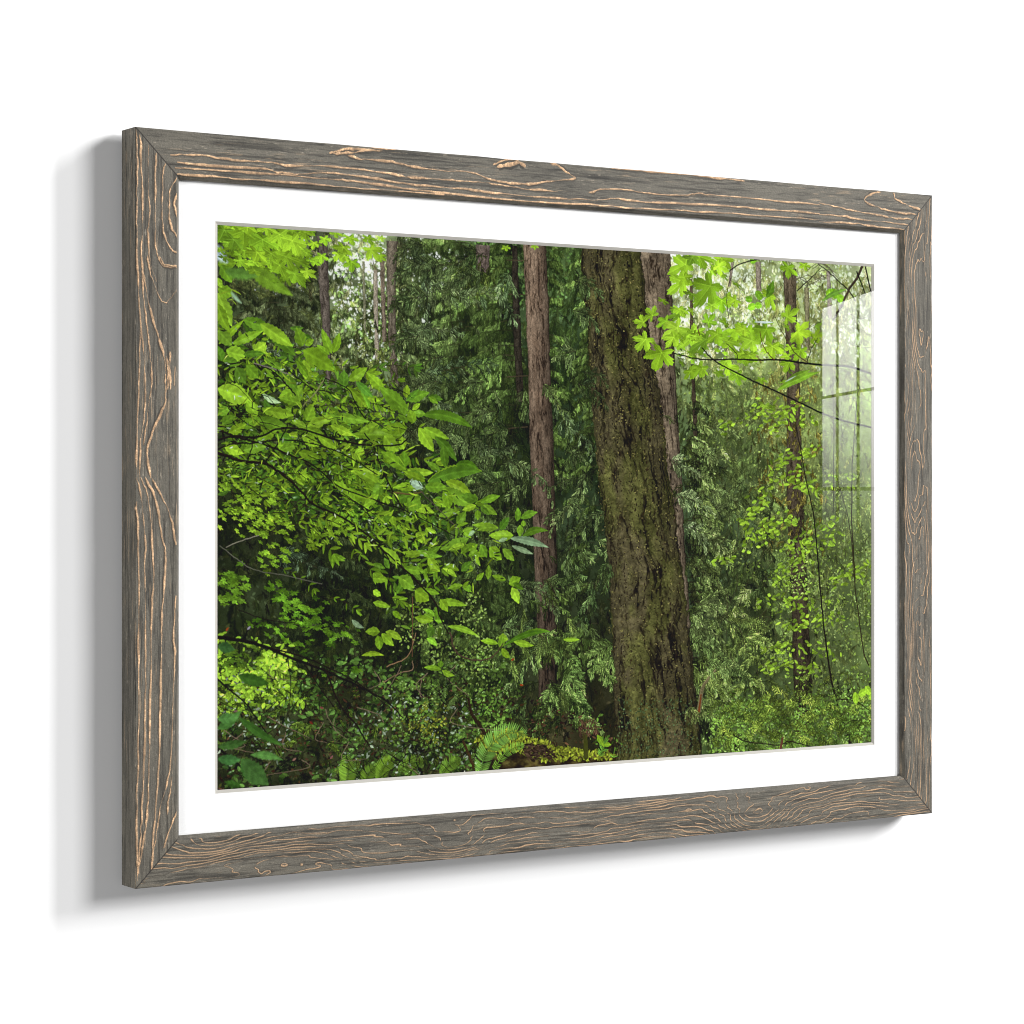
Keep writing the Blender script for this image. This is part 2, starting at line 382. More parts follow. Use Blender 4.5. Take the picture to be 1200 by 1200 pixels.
# 3 -- trunks
def edges(pts):
    p=np.array(PP(pts)); o=np.argsort(p[:,1]); p=p[o]
    return p
def trunk(Lp,Rp,col,dark,light,seed,fis=9,stretch=7,edge=.55,crack=.5,moss=None,y0=None,y1=None,lit=-.15,rough=1.5,plates=0,down=0):
    l,r=edges(Lp),edges(Rp); ya=max(0,int(min(l[0,1],r[0,1]))-6 if y0 is None else int(y0)); yb=min(PH,int(max(l[-1,1],r[-1,1]))+1 if y1 is None else int(y1))
    ys=np.arange(ya,yb)+.5; rg=np.random.default_rng(seed)
    def ex(p):
        v=np.interp(ys,p[:,1],p[:,0])
        return v
    wob=noise(yb-ya,4,(yb-ya)/14,2,3,.6,seed)[:,0]-.5; wob2=noise(yb-ya,4,(yb-ya)/11,2,3,.6,seed+1)[:,0]-.5
    xl=ex(l)+wob*rough*2.2; xr=ex(r)+wob2*rough*2.2
    x0=max(0,int(xl.min())-1); x1=min(PW,int(xr.max())+2); X=np.arange(x0,x1)[None,:]+.5
    w=(xr-xl)[:,None]; s=(X-xl[:,None])/w
    cov=np.clip(X-xl[:,None]+.5,0,1)*np.clip(xr[:,None]-X+.5,0,1)
    W=int(w.mean()); h=yb-ya
    # bark in trunk space, wider towards the rim so that furrows crowd there
    th=np.arcsin(np.clip(2*s-1,-1,1))/math.pi+.5
    def bark(nx,ny,o,sd,g=.55):
        N=noise(h,max(W*2,64),ny,nx,o,g,sd)
        wr=(noise(h,max(W*2,64),ny*.8,2,3,.5,sd+9)-.5)*.16
        cc=np.clip(((np.clip(th,0,1)+np.take_along_axis(wr,np.clip((th*wr.shape[1]).astype(int),0,wr.shape[1]-1),1))*(N.shape[1]-1)),0,N.shape[1]-1).astype(int)
        return np.take_along_axis(N,cc,1)
    ny=h/ (W/fis)/stretch
    a=bark(fis,ny,4,seed+2); f=bark(fis*1.6,ny*1.3,3,seed+3); fine=bark(fis*5,ny*12,2,seed+4,.7); 
    ridge=1-np.clip(np.abs(f-.5)/.09,0,1)                                       # furrows along contour lines
    val=remap(a,.25,.75)
    c=C(*col)*(1-val[...,None])+C(*light)*val[...,None]
    if moss is not None:
        m=remap(bark(4,h/W*1.6,4,seed+5),.40,.62)
        tt=np.linspace(0,1,h)[:,None]
        m=np.clip(m*(moss[3]+(moss[4]-moss[3])*tt),0,1)[...,None]
        c=c*(1-m)+C(*moss[:3])*(.7+.6*val[...,None])*m
    c=c*(.72+.56*fine[...,None])
    kr=(ridge*remap(a,.72,.40)*crack*1.6).clip(0,1)[...,None]
    c=c*(1-kr)+C(*dark)*kr
    if plates:
        pl=remap(noise(h,x1-x0,h/5,(x1-x0)/16,2,.6,seed+7),.2,.8)[...,None]; c=c*(1-plates/2+plates*pl)
    rim=np.sqrt(np.clip(1-(2*s-1)**2,0,1))
    c=c*((1-edge)+edge*rim**.7+lit*(s-.5))[...,None]
    c=c*(1-down*np.linspace(0,1,h)[:,None,None]**1.3)
    t=Q[ya:yb,x0:x1]; t+=(np.clip(c,0,255)-t)*cov[...,None]
# small far trunks
trunk([(374,281),(376,330),(382,400),(384,480)],[(386,281),(388,330),(390,400),(392,480)],(82,74,66),(44,38,34),(118,108,98),11,6,5)
trunk([(456,285),(456,330),(458,400),(461,452)],[(469,286),(466,330),(467,400),(470,452)],(94,86,72),(56,50,42),(128,118,102),12,5,5)
trunk([(448,300),(449,350),(451,400)],[(453,300),(454,350),(456,400)],(104,92,78),(70,62,52),(140,126,108),13,3,5)
trunk([(440,320),(442,420)],[(445,320),(447,420)],(150,140,120),(100,92,80),(180,170,150),14,3,5)
trunk([(427,310),(429,390)],[(430,310),(432,390)],(120,122,92),(80,82,62),(150,150,120),15,3,5)
trunk([(560,290),(562,318)],[(577,291),(576,318)],(100,88,80),(58,50,44),(130,116,106),16,4,5)
trunk([(603,291),(604,380),(609,470)],[(609,291),(613,380),(617,470)],(44,40,34),(24,22,18),(66,60,50),17,4,5)
trunk([(813,430),(815,480),(817,530)],[(817,430),(820,480),(822,530)],(58,50,40),(34,30,26),(80,70,56),18,3,5)
trunk([(812,330),(812,385)],[(815,330),(816,385)],(78,64,50),(40,34,26),(98,84,66),19,3,5)
trunk([(889,310),(890,340)],[(895,310),(896,340)],(140,128,112),(100,90,80),(170,158,140),20,3,5)
trunk([(972,320),(974,372)],[(977,320),(979,372)],(150,140,128),(110,102,92),(180,170,158),21,3,5)
trunk([(860,310),(857,335)],[(863,310),(860,335)],(130,118,104),(90,80,70),(150,140,124),22,3,5)
foliage([(548,306),(588,308),(588,335),(548,332)],34,15,32,(84,112,64),.8,.4,.4,1.2); foliage([(420,385),(462,385),(476,460),(440,470)],60,12,24,(96,122,76),.7,.5,.4,1.2); foliage([(805,378),(822,378),(822,396),(805,396)],14,10,15,(96,130,70),.7,.5,.5,1.2)
# far right trunk
trunk([(921,318),(923,350),(925,420),(926,480),(925,560),(928,640),(932,740),(936,860)],[(937,318),(937,350),(940,420),(942,480),(944,560),(948,640),(952,740),(958,860)],(82,72,56),(42,36,28),(112,100,80),23,7,5,crack=.6,down=.45)
trunk([(946,340),(948,410)],[(952,340),(953,410)],(120,116,84),(80,78,56),(146,142,108),27,3,5)
foliage([(885,430),(960,430),(970,640),(890,640)],150,12,24,(110,112,62),.9,.6,.5,1.3)
leaflets([(905,330),(985,330),(985,460),(900,460)],170,5,10,(116,134,66),.5,1.3,thr=.5)
# second red-brown trunk
trunk([(616,287),(619,355),(622.5,437),(624,520),(627,597),(629.5,678),(633,737),(635,840)],[(643,287),(646,355),(648,437),(652,520),(654,597),(656,655),(656,737),(656,840)],(106,88,72),(50,40,32),(144,124,104),31,9,9,edge=.5,crack=.75,lit=-.5,down=.5)
for yy in (305,345,440,500): line(PP([(597,yy+rng.normal(0,2)),(621,yy)]),1.6,2.2,C(70,62,46))
# trunk behind the big one
trunk([(750,293),(760,400),(775,520),(790,640),(800,740),(806,880)],[(789,296),(791.5,350),(797,480),(802,550),(806,640),(812,720),(818,800),(822,880)],(98,86,70),(48,40,32),(130,116,96),33,9,9,edge=.45,crack=.8,lit=-.3,plates=.2)
# sprays beside and over the trunks
foliage([(560,420),(622,420),(622,620),(575,600)],30,32,64,(70,96,70),.9,.4,.4,1.4)
foliage([(657,420),(700,430),(718,700),(720,760),(660,720)],60,22,46,(62,88,62),.8,.4,.4,1.5,tint=(95,130,100))
conifer(812,470,840,30,66,(110,144,86),.6,1.4,sides=(1,1),step=12)
foliage([(792,470),(850,500),(880,640),(905,700),(900,760),(830,790),(812,700)],90,22,46,(88,116,78),.55,.35,.4,1.6,droop=.5,tint=(130,158,125))
foliage([(860,560),(920,580),(915,700),(860,680)],60,15,32,(62,88,64),.6,.4,.35,1.35,tint=(90,120,98))
foliage([(815,700),(880,720),(900,800),(820,810)],60,32,64,(96,130,78),.3,.35,.4,1.45,droop=.5)
K=C(34,27,24)

# 4 -- the big mossy trunk
BL=[(683,291),(687,343),(692.5,402),(696,460),(699,505),(705,562),(711.5,620),(718,678),(720.5,737),(722.5,797),(725,850),(726,892)]
BR=[(754,294),(759,332),(762,370),(768,420),(774,443),(781,490),(786,548),(796,613),(803,672),(808,707),(812,750),(817,800),(821,840),(826,886)]
trunk(BL,BR,(76,71,48),(30,26,20),(92,86,60),41,12,6.5,edge=.45,crack=.85,moss=(76,77,42,.9,1.7),lit=-.12,rough=4.2,plates=.2)
def crack_run(pts,w,n=7):
    p=spline(PP(pts),10)
    for i in range(0,len(p)-1):
        if rng.random()<.35: continue
        x,y=p[i]; x+=rng.normal(0,3); L=rng.uniform(4,15)
        leaf(x,y,math.pi/2+rng.normal(.12,.28),L,w*rng.uniform(.25,.9),C(38,32,24)*rng.uniform(.7,1.4),rng.normal(0,.4),soft=1.5,rib=0,half=.0)
for pts,w in (([(699,300),(704,360),(710,420),(714,470)],4),([(716,296),(722,350),(724,410),(727,480),(730,540)],5),([(733,298),(738,350),(745,410),(752,470),(762,540),(770,600)],5),
 ([(745,300),(752,360),(757,400),(765,450),(774,500)],6),([(720,520),(727,580),(734,640),(738,700),(744,780)],4),([(768,560),(772,610),(782,650),(788,700),(793,760),(800,810)],6),
 ([(700,520),(712,580),(722,640),(726,700)],3.5),([(745,560),(752,620),(758,690),(764,760),(764,830),(766,880)],4),([(728,720),(734,780),(740,840),(744,885)],4),([(780,500),(790,560),(796,620),(804,690),(811,760)],5),
 ([(788,780),(796,830),(800,880)],5),([(700,400),(708,450),(714,520)],3),([(776,740),(780,800),(784,870)],3.5)): crack_run(pts,w)
for x,y in inside([(684,292),(754,294),(790,560),(824,885),(727,890),(700,520)],3600):      # flecks of bark scale and moss
    leaf(x,y,rng.normal(0,.35)+(math.pi/2 if rng.random()<.3 else 0),rng.uniform(2,6),rng.uniform(1,2.4),vary(C(*((120,114,66) if rng.random()<.5 else (46,37,24)))*rng.uniform(.6,1.15),.1),soft=1.2,rib=0,half=0)
for x,y in inside([(728,820),(818,820),(824,886),(727,890)],500):
    leaf(x,y,rng.uniform(0,6.3),rng.uniform(2,6),rng.uniform(1.2,3),vary(C(82,104,66)*rng.uniform(.5,1.2),.1),soft=1.4,rib=0,half=0)
# snag at its foot, right
line(spline(PP([(822,838),(826,810),(832,798),(842,786)])),11,4,C(120,112,78)); line(PP([(822,838),(825,815)]),6,3,C(120,66,36))

# 5 -- low sprays before the trunks
def bough(pts,n,L,col,spread=.5,w=1.8):
    """a drooping twig with fans hung along it"""
    p=spline(PP(pts),8); line(p,w,.8,C(66,62,44),a=.7)
    for i in range(n):
        k=i/n; j=min(len(p)-2,int(k*(len(p)-1))); x,y=p[j]; a=math.atan2(p[j+1][1]-y,p[j+1][0]-x)
        for sd in (-1,1):
            spray(x,y,a+sd*rng.uniform(.35,.95),L*(1.1-.6*k)*rng.uniform(.7,1.2),vary(C(*col)*rng.uniform(.65,1.25),.07),1,.7)
    spray(*p[-2],a,L*.7,vary(C(*col)*1.15,.05))
for pts,n,L,col in (([(655,470),(668,500),(690,515),(697,535)],9,26,(92,124,92)),([(640,450),(650,462),(664,486)],8,20,(96,124,76)),
 ([(598,540),(615,548),(635,560),(652,590)],10,26,(96,126,86)),([(690,555),(680,580),(665,600),(650,620)],9,28,(92,118,78)),([(712,600),(690,615),(672,640),(665,665)],9,30,(84,112,74)),
 ([(640,680),(660,690),(680,675),(690,650)],9,34,(76,104,64)),([(718,660),(700,690),(690,720),(672,740)],9,34,(70,98,62)),([(605,690),(625,690),(645,700),(655,720)],10,34,(86,112,78)),
 ([(590,740),(612,735),(630,745)],10,34,(88,120,78)),([(640,745),(655,755),(672,775),(685,805)],14,40,(98,140,74)),([(640,750),(625,770),(605,800),(590,815)],13,38,(96,132,80)),
 ([(665,790),(680,815),(690,840),(700,850)],13,40,(104,148,80)),([(650,800),(645,825),(632,850)],13,40,(96,136,74)),([(672,810),(676,830),(684,850)],11,38,(104,146,76)),
 ([(722,755),(705,765),(696,790)],11,36,(100,138,74)),([(722,770),(712,785),(718,800)],10,34,(108,148,80)),([(620,820),(610,835),(618,850)],7,26,(76,106,64)),
 ([(790,540),(805,548),(822,556)],8,26,(118,148,110)),([(796,580),(815,586),(838,600)],8,30,(112,142,104)),([(804,618),(822,622),(830,640)],8,28,(110,140,104)),
 ([(812,735),(830,740),(846,760)],9,30,(104,136,84)),([(814,750),(840,765),(872,790)],11,34,(100,134,80)),([(830,780),(862,785),(885,800)],10,32,(96,130,76)),([(810,830),(818,840),(826,838)],6,18,(110,136,80)),
 ([(516,470),(528,480),(540,492)],7,26,(78,104,78)),([(560,520),(580,530),(606,524)],8,26,(80,106,76)),([(500,330),(540,345),(590,342)],12,40,(84,108,78)),([(480,290),(500,320),(500,360)],10,40,(88,116,92)),
 ([(600,320),(590,345),(606,375)],8,34,(92,124,92)),([(480,400),(500,385),(540,390)],9,36,(86,112,82)),([(500,440),(540,430),(580,425)],9,36,(62,86,64)),([(500,620),(530,640),(560,660)],9,34,(50,68,52)),
 ([(330,650),(360,660),(400,675)],10,28,(64,88,72)),([(420,610),(440,620),(480,640)],9,28,(66,92,72)),([(300,410),(330,420),(360,440)],8,30,(76,98,84))):
    bough(pts,n,L,col)

for k in range(46):
    x,y=((rng.uniform(480,606),rng.uniform(285,600)) if k<26 else ((rng.uniform(658,694),rng.uniform(300,640)) if k<34 else (rng.uniform(806,850),rng.uniform(480,760))))
    sd=-1 if k<26 else (1 if k>=34 else (-1 if rng.random()<.5 else 1)); l=rng.uniform(24,48)*(.7 if k>=26 else 1); d=rng.uniform(.25,.7)
    bough([(x,y),(x+sd*l*.5,y+l*d*.25),(x+sd*l,y+l*d)],int(l/4.5),rng.uniform(22,34),C(*((88,116,76) if k<34 else (108,138,88)))*rng.uniform(.62,1.05))
foliage([(612,690),(668,690),(680,850),(605,850)],50,32,64,(80,112,66),.9,.4,.4,1.25)
# 6 -- the understory on the right: thin stems with small yellow-green leaves
foliage([(846,800),(1024,790),(1024,872),(848,885)],200,15,32,(84,112,58),.2,.7,.5,1.3)
leaflets([(860,580),(1030,540),(1030,760),(880,770)],1300,5,9,(108,130,58),.45,1.25,thr=.44,asp=.5,ang=.2)
leaflets([(900,640),(1030,640),(1030,800),(890,800)],1100,5,9,(112,140,56),.35,1.35,thr=.46,asp=.5,ang=.2)
for pts,n in (([(840,660),(870,643),(900,625),(935,612)],46),([(875,612),(890,590),(910,565),(950,545)],60),([(880,625),(905,610),(930,607)],40),([(905,545),(930,535),(965,525)],50),([(910,680),(930,660),(955,640),(985,630)],60),
 ([(925,640),(950,630),(980,610)],50),([(900,700),(940,705),(980,700)],46),([(920,735),(950,725),(990,720)],50),([(900,760),(940,755),(985,760)],50),([(930,560),(960,570),(1000,560)],50),
 ([(980,680),(1000,670),(1022,660)],40),([(895,780),(930,775),(960,785)],40),([(900,500),(930,490),(960,495)],40),([(890,470),(920,480),(950,470)],36),([(850,500),(880,490),(910,470)],36)):
    p=spline(PP(pts),10); line(p,1.6,.8,C(70,70,40))
    for i in range(n):
        x,y=p[int(rng.integers(len(p)))]
        leaf(x+rng.normal(0,9),y+rng.normal(3,9),rng.normal(.35,.6) if rng.random()<.6 else math.pi-.35,rng.uniform(9,16),rng.uniform(5,8),vary(C(138,176,52)*rng.uniform(.6,1.1),.08))
branch([(937,500),(948,560),(958,610),(964,680),(970,740),(977,790),(986,830),(994,852),(1000,872)],1.3,3.6,C(34,28,22))
branch([(985,560),(1000,620),(1006,690),(1015,760),(1022,780)],1,2,C(50,44,32)); branch([(1008,470),(1004,520),(1002,600),(1006,680)],1.2,2,C(46,44,26)); branch([(980,440),(981,520),(980,600)],1.2,1.6,C(46,50,26))
for _ in range(26):
    x,y=rng.uniform(850,1018),rng.uniform(560,850); branch([(x,y),(x+rng.normal(0,10),y+rng.uniform(15,40)),(x+rng.normal(0,16),y+rng.uniform(45,80))],.9,.5,C(62,56,40),a=.7)
leaflets([(840,838),(872,818),(930,828),(1030,804),(1030,874),(842,890)],2800,4,9,(122,162,66),.45,1.2,asp=.5,ang=.2,cl=8)
foliage([(846,832),(960,820),(1024,830),(1024,868),(846,884)],150,15,32,(112,156,68),-1.0,.6,.5,1.2,droop=1)
branch([(862,862),(880,870),(915,874),(930,870),(955,876)],1.6,1.2,C(40,32,24)); branch([(985,820),(1005,822),(1024,834)],1.4,1,C(40,34,24)); branch([(918,880),(921,866)],4,3,C(96,60,44))
for x,y in ((1018,805),(1010,815),(1022,818),(1006,812)): u,v=P(x,y); leaf(u,v,rng.normal(.6,.6),24,16,C(150,196,50),kind=1)

# 7 -- forest floor on the left: litter, small leaves, ferns, a mossy log
for x,y in inside([(257,780),(560,800),(726,850),(726,892),(257,926)],1500):
    leaf(x,y,rng.normal(0,.6),rng.uniform(4,13),rng.uniform(2,5),vary(C(*[(70,48,32),(96,70,50),(52,38,26),(40,32,20),(60,62,30)][int(rng.integers(5))])*rng.uniform(.5,1.15),.1))
leaflets([(257,770),(420,770),(560,830),(560,905),(257,925)],2200,4,15,(72,102,44),.15,1.25,asp=.55,ang=.2,cl=9,thr=.42,gl=.06)
leaflets([(257,755),(340,765),(360,820),(257,830)],700,7,15,(122,160,44),.4,1.35,asp=.55,thr=.44,cl=8)
leaflets([(470,690),(560,690),(590,800),(480,830)],1100,3.5,8,(96,118,54),.25,1.35,asp=.6,thr=.45,cl=9)
leaflets([(460,790),(600,760),(600,850),(540,910),(440,915)],1500,4,11,(80,108,44),.18,1.25,asp=.55,thr=.43,cl=9)
leaflets([(480,830),(520,825),(525,870),(480,875)],150,4,9,(122,132,42),.5,1.2,thr=.44)
foliage([(257,780),(560,820),(560,900),(257,920)],160,15,32,(78,112,46),.3,.8,.3,1.3)
leaflets([(257,780),(560,820),(560,900),(257,920)],420,4,10,(150,168,140),.4,1.1,asp=.4,thr=.5)
leaflets([(560,800),(700,840),(724,870),(724,892),(560,900)],420,4,10,(84,118,44),.3,1.2,thr=.47)
# log
lg=PP([(560,866),(600,856),(640,872),(690,882),(724,888),(724,894),(570,905)]); b,cov=polymask(lg)
if b is not None:
    N=noise(b[3]-b[2],b[1]-b[0],6,18,3,.6,77)[...,None]; put(b,cov*.9,C(44,34,24)*(.5+N)+C(70,74,26)*remap(N,.5,.75)*.6)
for x,y in inside([(560,868),(600,853),(625,864),(660,876),(724,884),(722,890),(640,892),(600,880),(580,884)],1100):
    leaf(x,y,rng.uniform(0,6.3),rng.uniform(3,9),rng.uniform(2,5),vary(C(134,146,44)*rng.uniform(.55,1.3),.1),soft=1.2,rib=0)
for x,y in inside([(610,872),(640,874),(655,888),(620,892)],260): leaf(x,y,rng.normal(.2,.3),rng.uniform(5,14),rng.uniform(2,4),vary(C(66,52,40)*rng.uniform(.5,1.4),.1),rib=0)
line(PP([(690,888),(689,862)]),11,9,C(66,70,28)); 
for x,y in inside([(680,842),(702,842),(704,860),(682,862)],150): leaf(x,y,rng.normal(1.2,.5),rng.uniform(5,12),1.6,vary(C(96,72,54)*rng.uniform(.6,1.2),.1),rib=0)
branch([(552,820),(556,838),(566,852),(574,866)],3.6,5,C(44,34,24)); branch([(546,870),(552,885),(558,900)],3,4,C(60,46,28))
def fern(pts,L,col,n=26,w=2.0):
    p=spline(PP(pts),10); m=len(p)
    for i in range(n):
        k=i/n; j=min(m-2,int(k*(m-1))); x,y=p[j]; a=math.atan2(p[j+1][1]-y,p[j+1][0]-x); l=L*(math.sin(math.pi*min(.97,.18+k*.8))**.8)+2
        for sd in (-1,1): leaf(x,y,a+sd*1.15,l,max(1.7,l*.15),vary(C(*col)*(1.08 if sd<0 else .85)*rng.uniform(.85,1.1),.05),.1*sd)
    line(p,w,1,C(*col)*.8)
fern([(566,908),(571,886),(584,867),(604,858),(622,862)],24,(112,160,66),34); fern([(582,902),(594,884),(608,876),(618,874)],11,(126,176,60),24)
fern([(408,922),(410,905),(408,885)],20,(118,158,52),22); fern([(446,915),(452,900),(464,888)],18,(112,150,44),20); fern([(706,886),(712,872),(704,866)],12,(110,165,56),14); fern([(722,888),(724,876)],10,(120,170,56),10)
fern([(430,920),(434,908),(442,900)],16,(96,130,40),16); fern([(520,910),(530,896),(545,892)],16,(100,136,44),18); fern([(470,905),(484,895),(500,892)],16,(92,124,40),16)
for _ in range(60):
    x,y=rng.uniform(262,540),rng.uniform(780,900); branch([(x,y),(x+rng.normal(0,14),y+rng.uniform(8,20)),(x+rng.normal(8,22),y+rng.uniform(18,40))],1.1,.6,C(*((34,28,20) if rng.random()<.7 else (120,104,84))),a=.85)
for x,y,c in ((380,829,(176,96,88)),(270,740,(190,92,40)),(295,738,(206,200,220)),(368,846,(150,60,44)),(604.5,774.5,(200,80,40)),(614.5,803,(206,86,40)),(348,892,(190,140,120)),(392,890,(170,110,110)),(331,868,(190,200,215)),(279,834,(150,120,110))):
    u,v=P(x,y); leaf(u-5,v,rng.normal(0,.6),9,4,C(*c)*.72)

# 8 -- foreground foliage, left: massed leaves behind the traced ones
G1,G2,G3=(116,152,36),(96,132,32),(64,96,30)
LM=[(257,300),(262,390),(330,385),(390,430),(450,470),(480,520),(520,560),(540,620),(470,640),(440,620),(400,600),(330,575),(257,560)]
leaflets(LM,700,12,28,C(*G3)*1.12,.5,1.25,ang=.5,spread=.6,asp=.36,cl=6)
leaflets([(257,420),(400,470),(470,520),(480,600),(400,590),(330,560),(257,550)],340,12,26,G2,.5,1.1,ang=.45,spread=.6,asp=.36,cl=6,gl=.05)
def vine(poly,n,r0,r1,col,lo=.5,hi=1.25,sq=.45,cl=9,thr=.44):
    pts=inside(poly,n,11.); t=np.sort(rng.random(n)); cn=noise(96,144,cl*2,cl*3,3,.6,int(rng.integers(1e6)))
    for (x,y),k in zip(pts,t):
        c=cn[min(95,int(max(y,0)/PH*96)),min(143,int(max(x,0)/PW*144))]
        if thr is not None and c<thr: continue
        b=lo+(hi-lo)*np.clip(.6*k+1.4*(c-.5)+.2+rng.normal(0,.1),0,1.1)
        maple(x,y,math.pi/2+rng.normal(0,.8),rng.uniform(r0,r1),vary(C(*col)*b,.06),squash=sq*rng.uniform(.7,1.2),sq_ang=rng.normal(.35,.3))
vine([(257,540),(310,545),(360,580),(420,600),(430,622),(380,640),(340,625),(300,618),(257,600)],330,7,14,(114,150,38))
vine([(300,540),(400,560),(470,610),(480,640),(400,600)],120,8,14,(98,138,34))
vine([(257,600),(290,585),(400,610),(405,630),(330,640),(300,650)],120,6,10,(130,168,44))
vine([(300,690),(340,682),(380,710),(425,760),(428,790),(380,780),(330,740),(300,720)],260,8,14,(84,124,32))
vine([(257,665),(290,670),(285,700),(257,700)],60,9,15,(94,132,36)); vine([(257,760),(310,770),(330,820),(257,800)],90,9,16,(88,122,36),.4,1.1)
vine([(305,640),(330,630),(340,650),(310,660)],30,8,13,(108,146,38))
leaflets([(420,600),(560,640),(520,700),(560,740),(480,740),(430,680)],40,18,34,(94,136,36),.4,1.25,asp=.36,thr=.46)
leaflets([(430,640),(520,660),(520,760),(450,740),(420,680)],45,12,26,(90,128,38),.35,1.25,asp=.38,thr=.47)

leaflets(LM,330,9,18,G1,.5,1.1,ang=.5,spread=.8,asp=.42,cl=9,gl=.05)
vine([(257,400),(330,420),(420,500),(450,560),(330,540),(257,540)],90,7,13,(90,126,34),.4,1.15)
leaflets([(257,400),(340,440),(470,530),(500,640),(400,600),(300,560),(257,560)],520,6,22,(34,44,24),.5,1.2,ang=.5,spread=.5,asp=.24,cl=9)
def sprig(x0,y0,x1,y1,n,L,col,sag=.08):
    """a twig with leaves in pairs and a tuft at its end"""
    a,b=P(x0,y0); c,d=P(x1,y1); m=((a+c)/2,(b+d)/2-abs(c-a)*sag); p=spline([(a,b),m,(c,d)],8); line(p,1.8,.8,C(46,40,28))
    s=KS(x0)
    for i in range(n):
        j=min(len(p)-2,int((i+.5)/n*(len(p)-1))); x,y=p[j]; th=math.atan2(p[j+1][1]-y,p[j+1][0]-x)
        for sd in (-1,1):
            if rng.random()<.15: continue
            l=L*s*rng.uniform(.65,1.15); leaf(x,y,th+sd*rng.uniform(.35,1.1)+.12,l,l*rng.uniform(.2,.32),vary(C(*col)*rng.uniform(.7,1.12),.06),rng.normal(.08*sd,.14))
    x,y=p[-1]
    for k in range(4): l=L*s*rng.uniform(.8,1.2); leaf(x,y,th+rng.normal(.1,.55),l,l*.34,vary(C(*col)*rng.uniform(.85,1.2),.06),rng.normal(0,.15))
for k in range(66):
    x=rng.uniform(250,440); y=rng.uniform(400,600)+(x-257)*.18; l=rng.uniform(36,80); a=rng.normal(.33,.3)
    sprig(x,y,x+l*math.cos(a),y+l*math.sin(a),int(l/9),rng.uniform(9,15),(G3,G2,G1)[min(2,k//20)])
for x0,y0,x1,y1,n,L in ((430,600,490,625,6,15),(440,628,505,640,6,15),(450,645,500,668,5,14),(470,660,520,668,5,14),(440,660,470,700,5,14),(490,600,545,622,5,15),(505,640,560,650,5,13),(460,700,500,720,5,12),(500,690,545,688,5,12),(415,640,440,672,4,13),(520,600,560,590,4,14),(330,665,370,690,4,10),(390,700,420,715,4,10)): sprig(x0,y0,x1,y1,n,L,G2 if n<6 else G1)
def traced(items,soft=.8,cols=((118,156,36),(110,148,34),(130,170,42),(104,142,34),(94,134,34),(78,116,32),(104,144,38)),j=.055):
    for x0,y0,x1,y1,w,*r in items:
        a,b=P(x0,y0); c,d=P(x1,y1); L=math.hypot(c-a,d-b)
        col=C(*(r[1] if len(r)>1 else cols[int(rng.integers(len(cols)))]))
        leaf(a,b,math.atan2(d-b,c-a),L*1.02,w*KS(x0)*1.12,vary(col,j),(r[0] if r else rng.normal(0,.12)),rib=.16 if soft<2 else .06,soft=soft,gl=.12 if rng.random()<.08 else 0)
BLUE=(116,142,104)
traced(Z(250,390,8,[(60,520,380,640,170),(230,320,320,470,110),(330,300,440,420,110),(140,160,330,200,130),(400,160,510,90,90),(300,200,500,190,60),(490,210,660,340,60),(100,260,60,120,90),(110,250,260,290,80),
 (860,160,1150,340,170),(870,250,890,430,100),(800,260,910,420,70),(790,210,470,-90,110,.05),(860,120,800,-50,110),(1130,190,1040,-40,80),(1145,180,1200,0,80),(880,110,960,60,60),(1110,200,990,110,50),
 (760,540,640,600,70),(830,660,640,610,70),(830,640,780,480,110),(700,400,810,540,80),(890,820,950,690,130),(480,720,770,770,100),(430,800,720,880,120),(430,780,330,640,110),(430,790,280,900,90),(900,880,1100,800,90),(900,870,1200,760,70),(900,890,1060,960,80),
 (890,880,760,820,60),(60,760,180,700,80),(100,860,220,780,90),(160,950,320,860,90),(430,1000,620,900,80),(600,960,780,1010,80),(850,960,1010,1060,90),(1000,960,1180,1080,80),(120,1060,300,1130,90),(300,1100,520,1060,90),(640,1100,820,1040,80),(820,1120,1010,1180,80),
 (480,570,650,650,50,.3,(150,178,130))]))
traced(Z(250,255,8,[(300,950,560,1040,110),(460,990,760,1200,120),(70,1180,300,960,60),(60,700,190,1010,130),(60,800,170,1060,110),(60,1050,190,1190,120),(200,1180,480,1060,80),(60,430,230,420,120),(90,440,190,600,110),(60,660,210,720,110),(60,560,100,650,60)]))
u,v=P(287,306); u2,v2=P(346,346); leaf(u,v,math.atan2(v2-v,u2-u),math.hypot(u2-u,v2-v),31,C(104,140,38),.05,soft=4,rib=.05)
u,v=P(266,317); u2,v2=P(300,312); leaf(u,v,0.05,70,22,C(90,132,50),.1,soft=7,rib=0)
u,v=P(256,288); leaf(u-12,v-4,.75,48,22,C(176,200,206),.1,soft=9,rib=0); u,v=P(273,341); leaf(u,v,.75,30,7,C(150,186,150),.2,soft=4,rib=0)
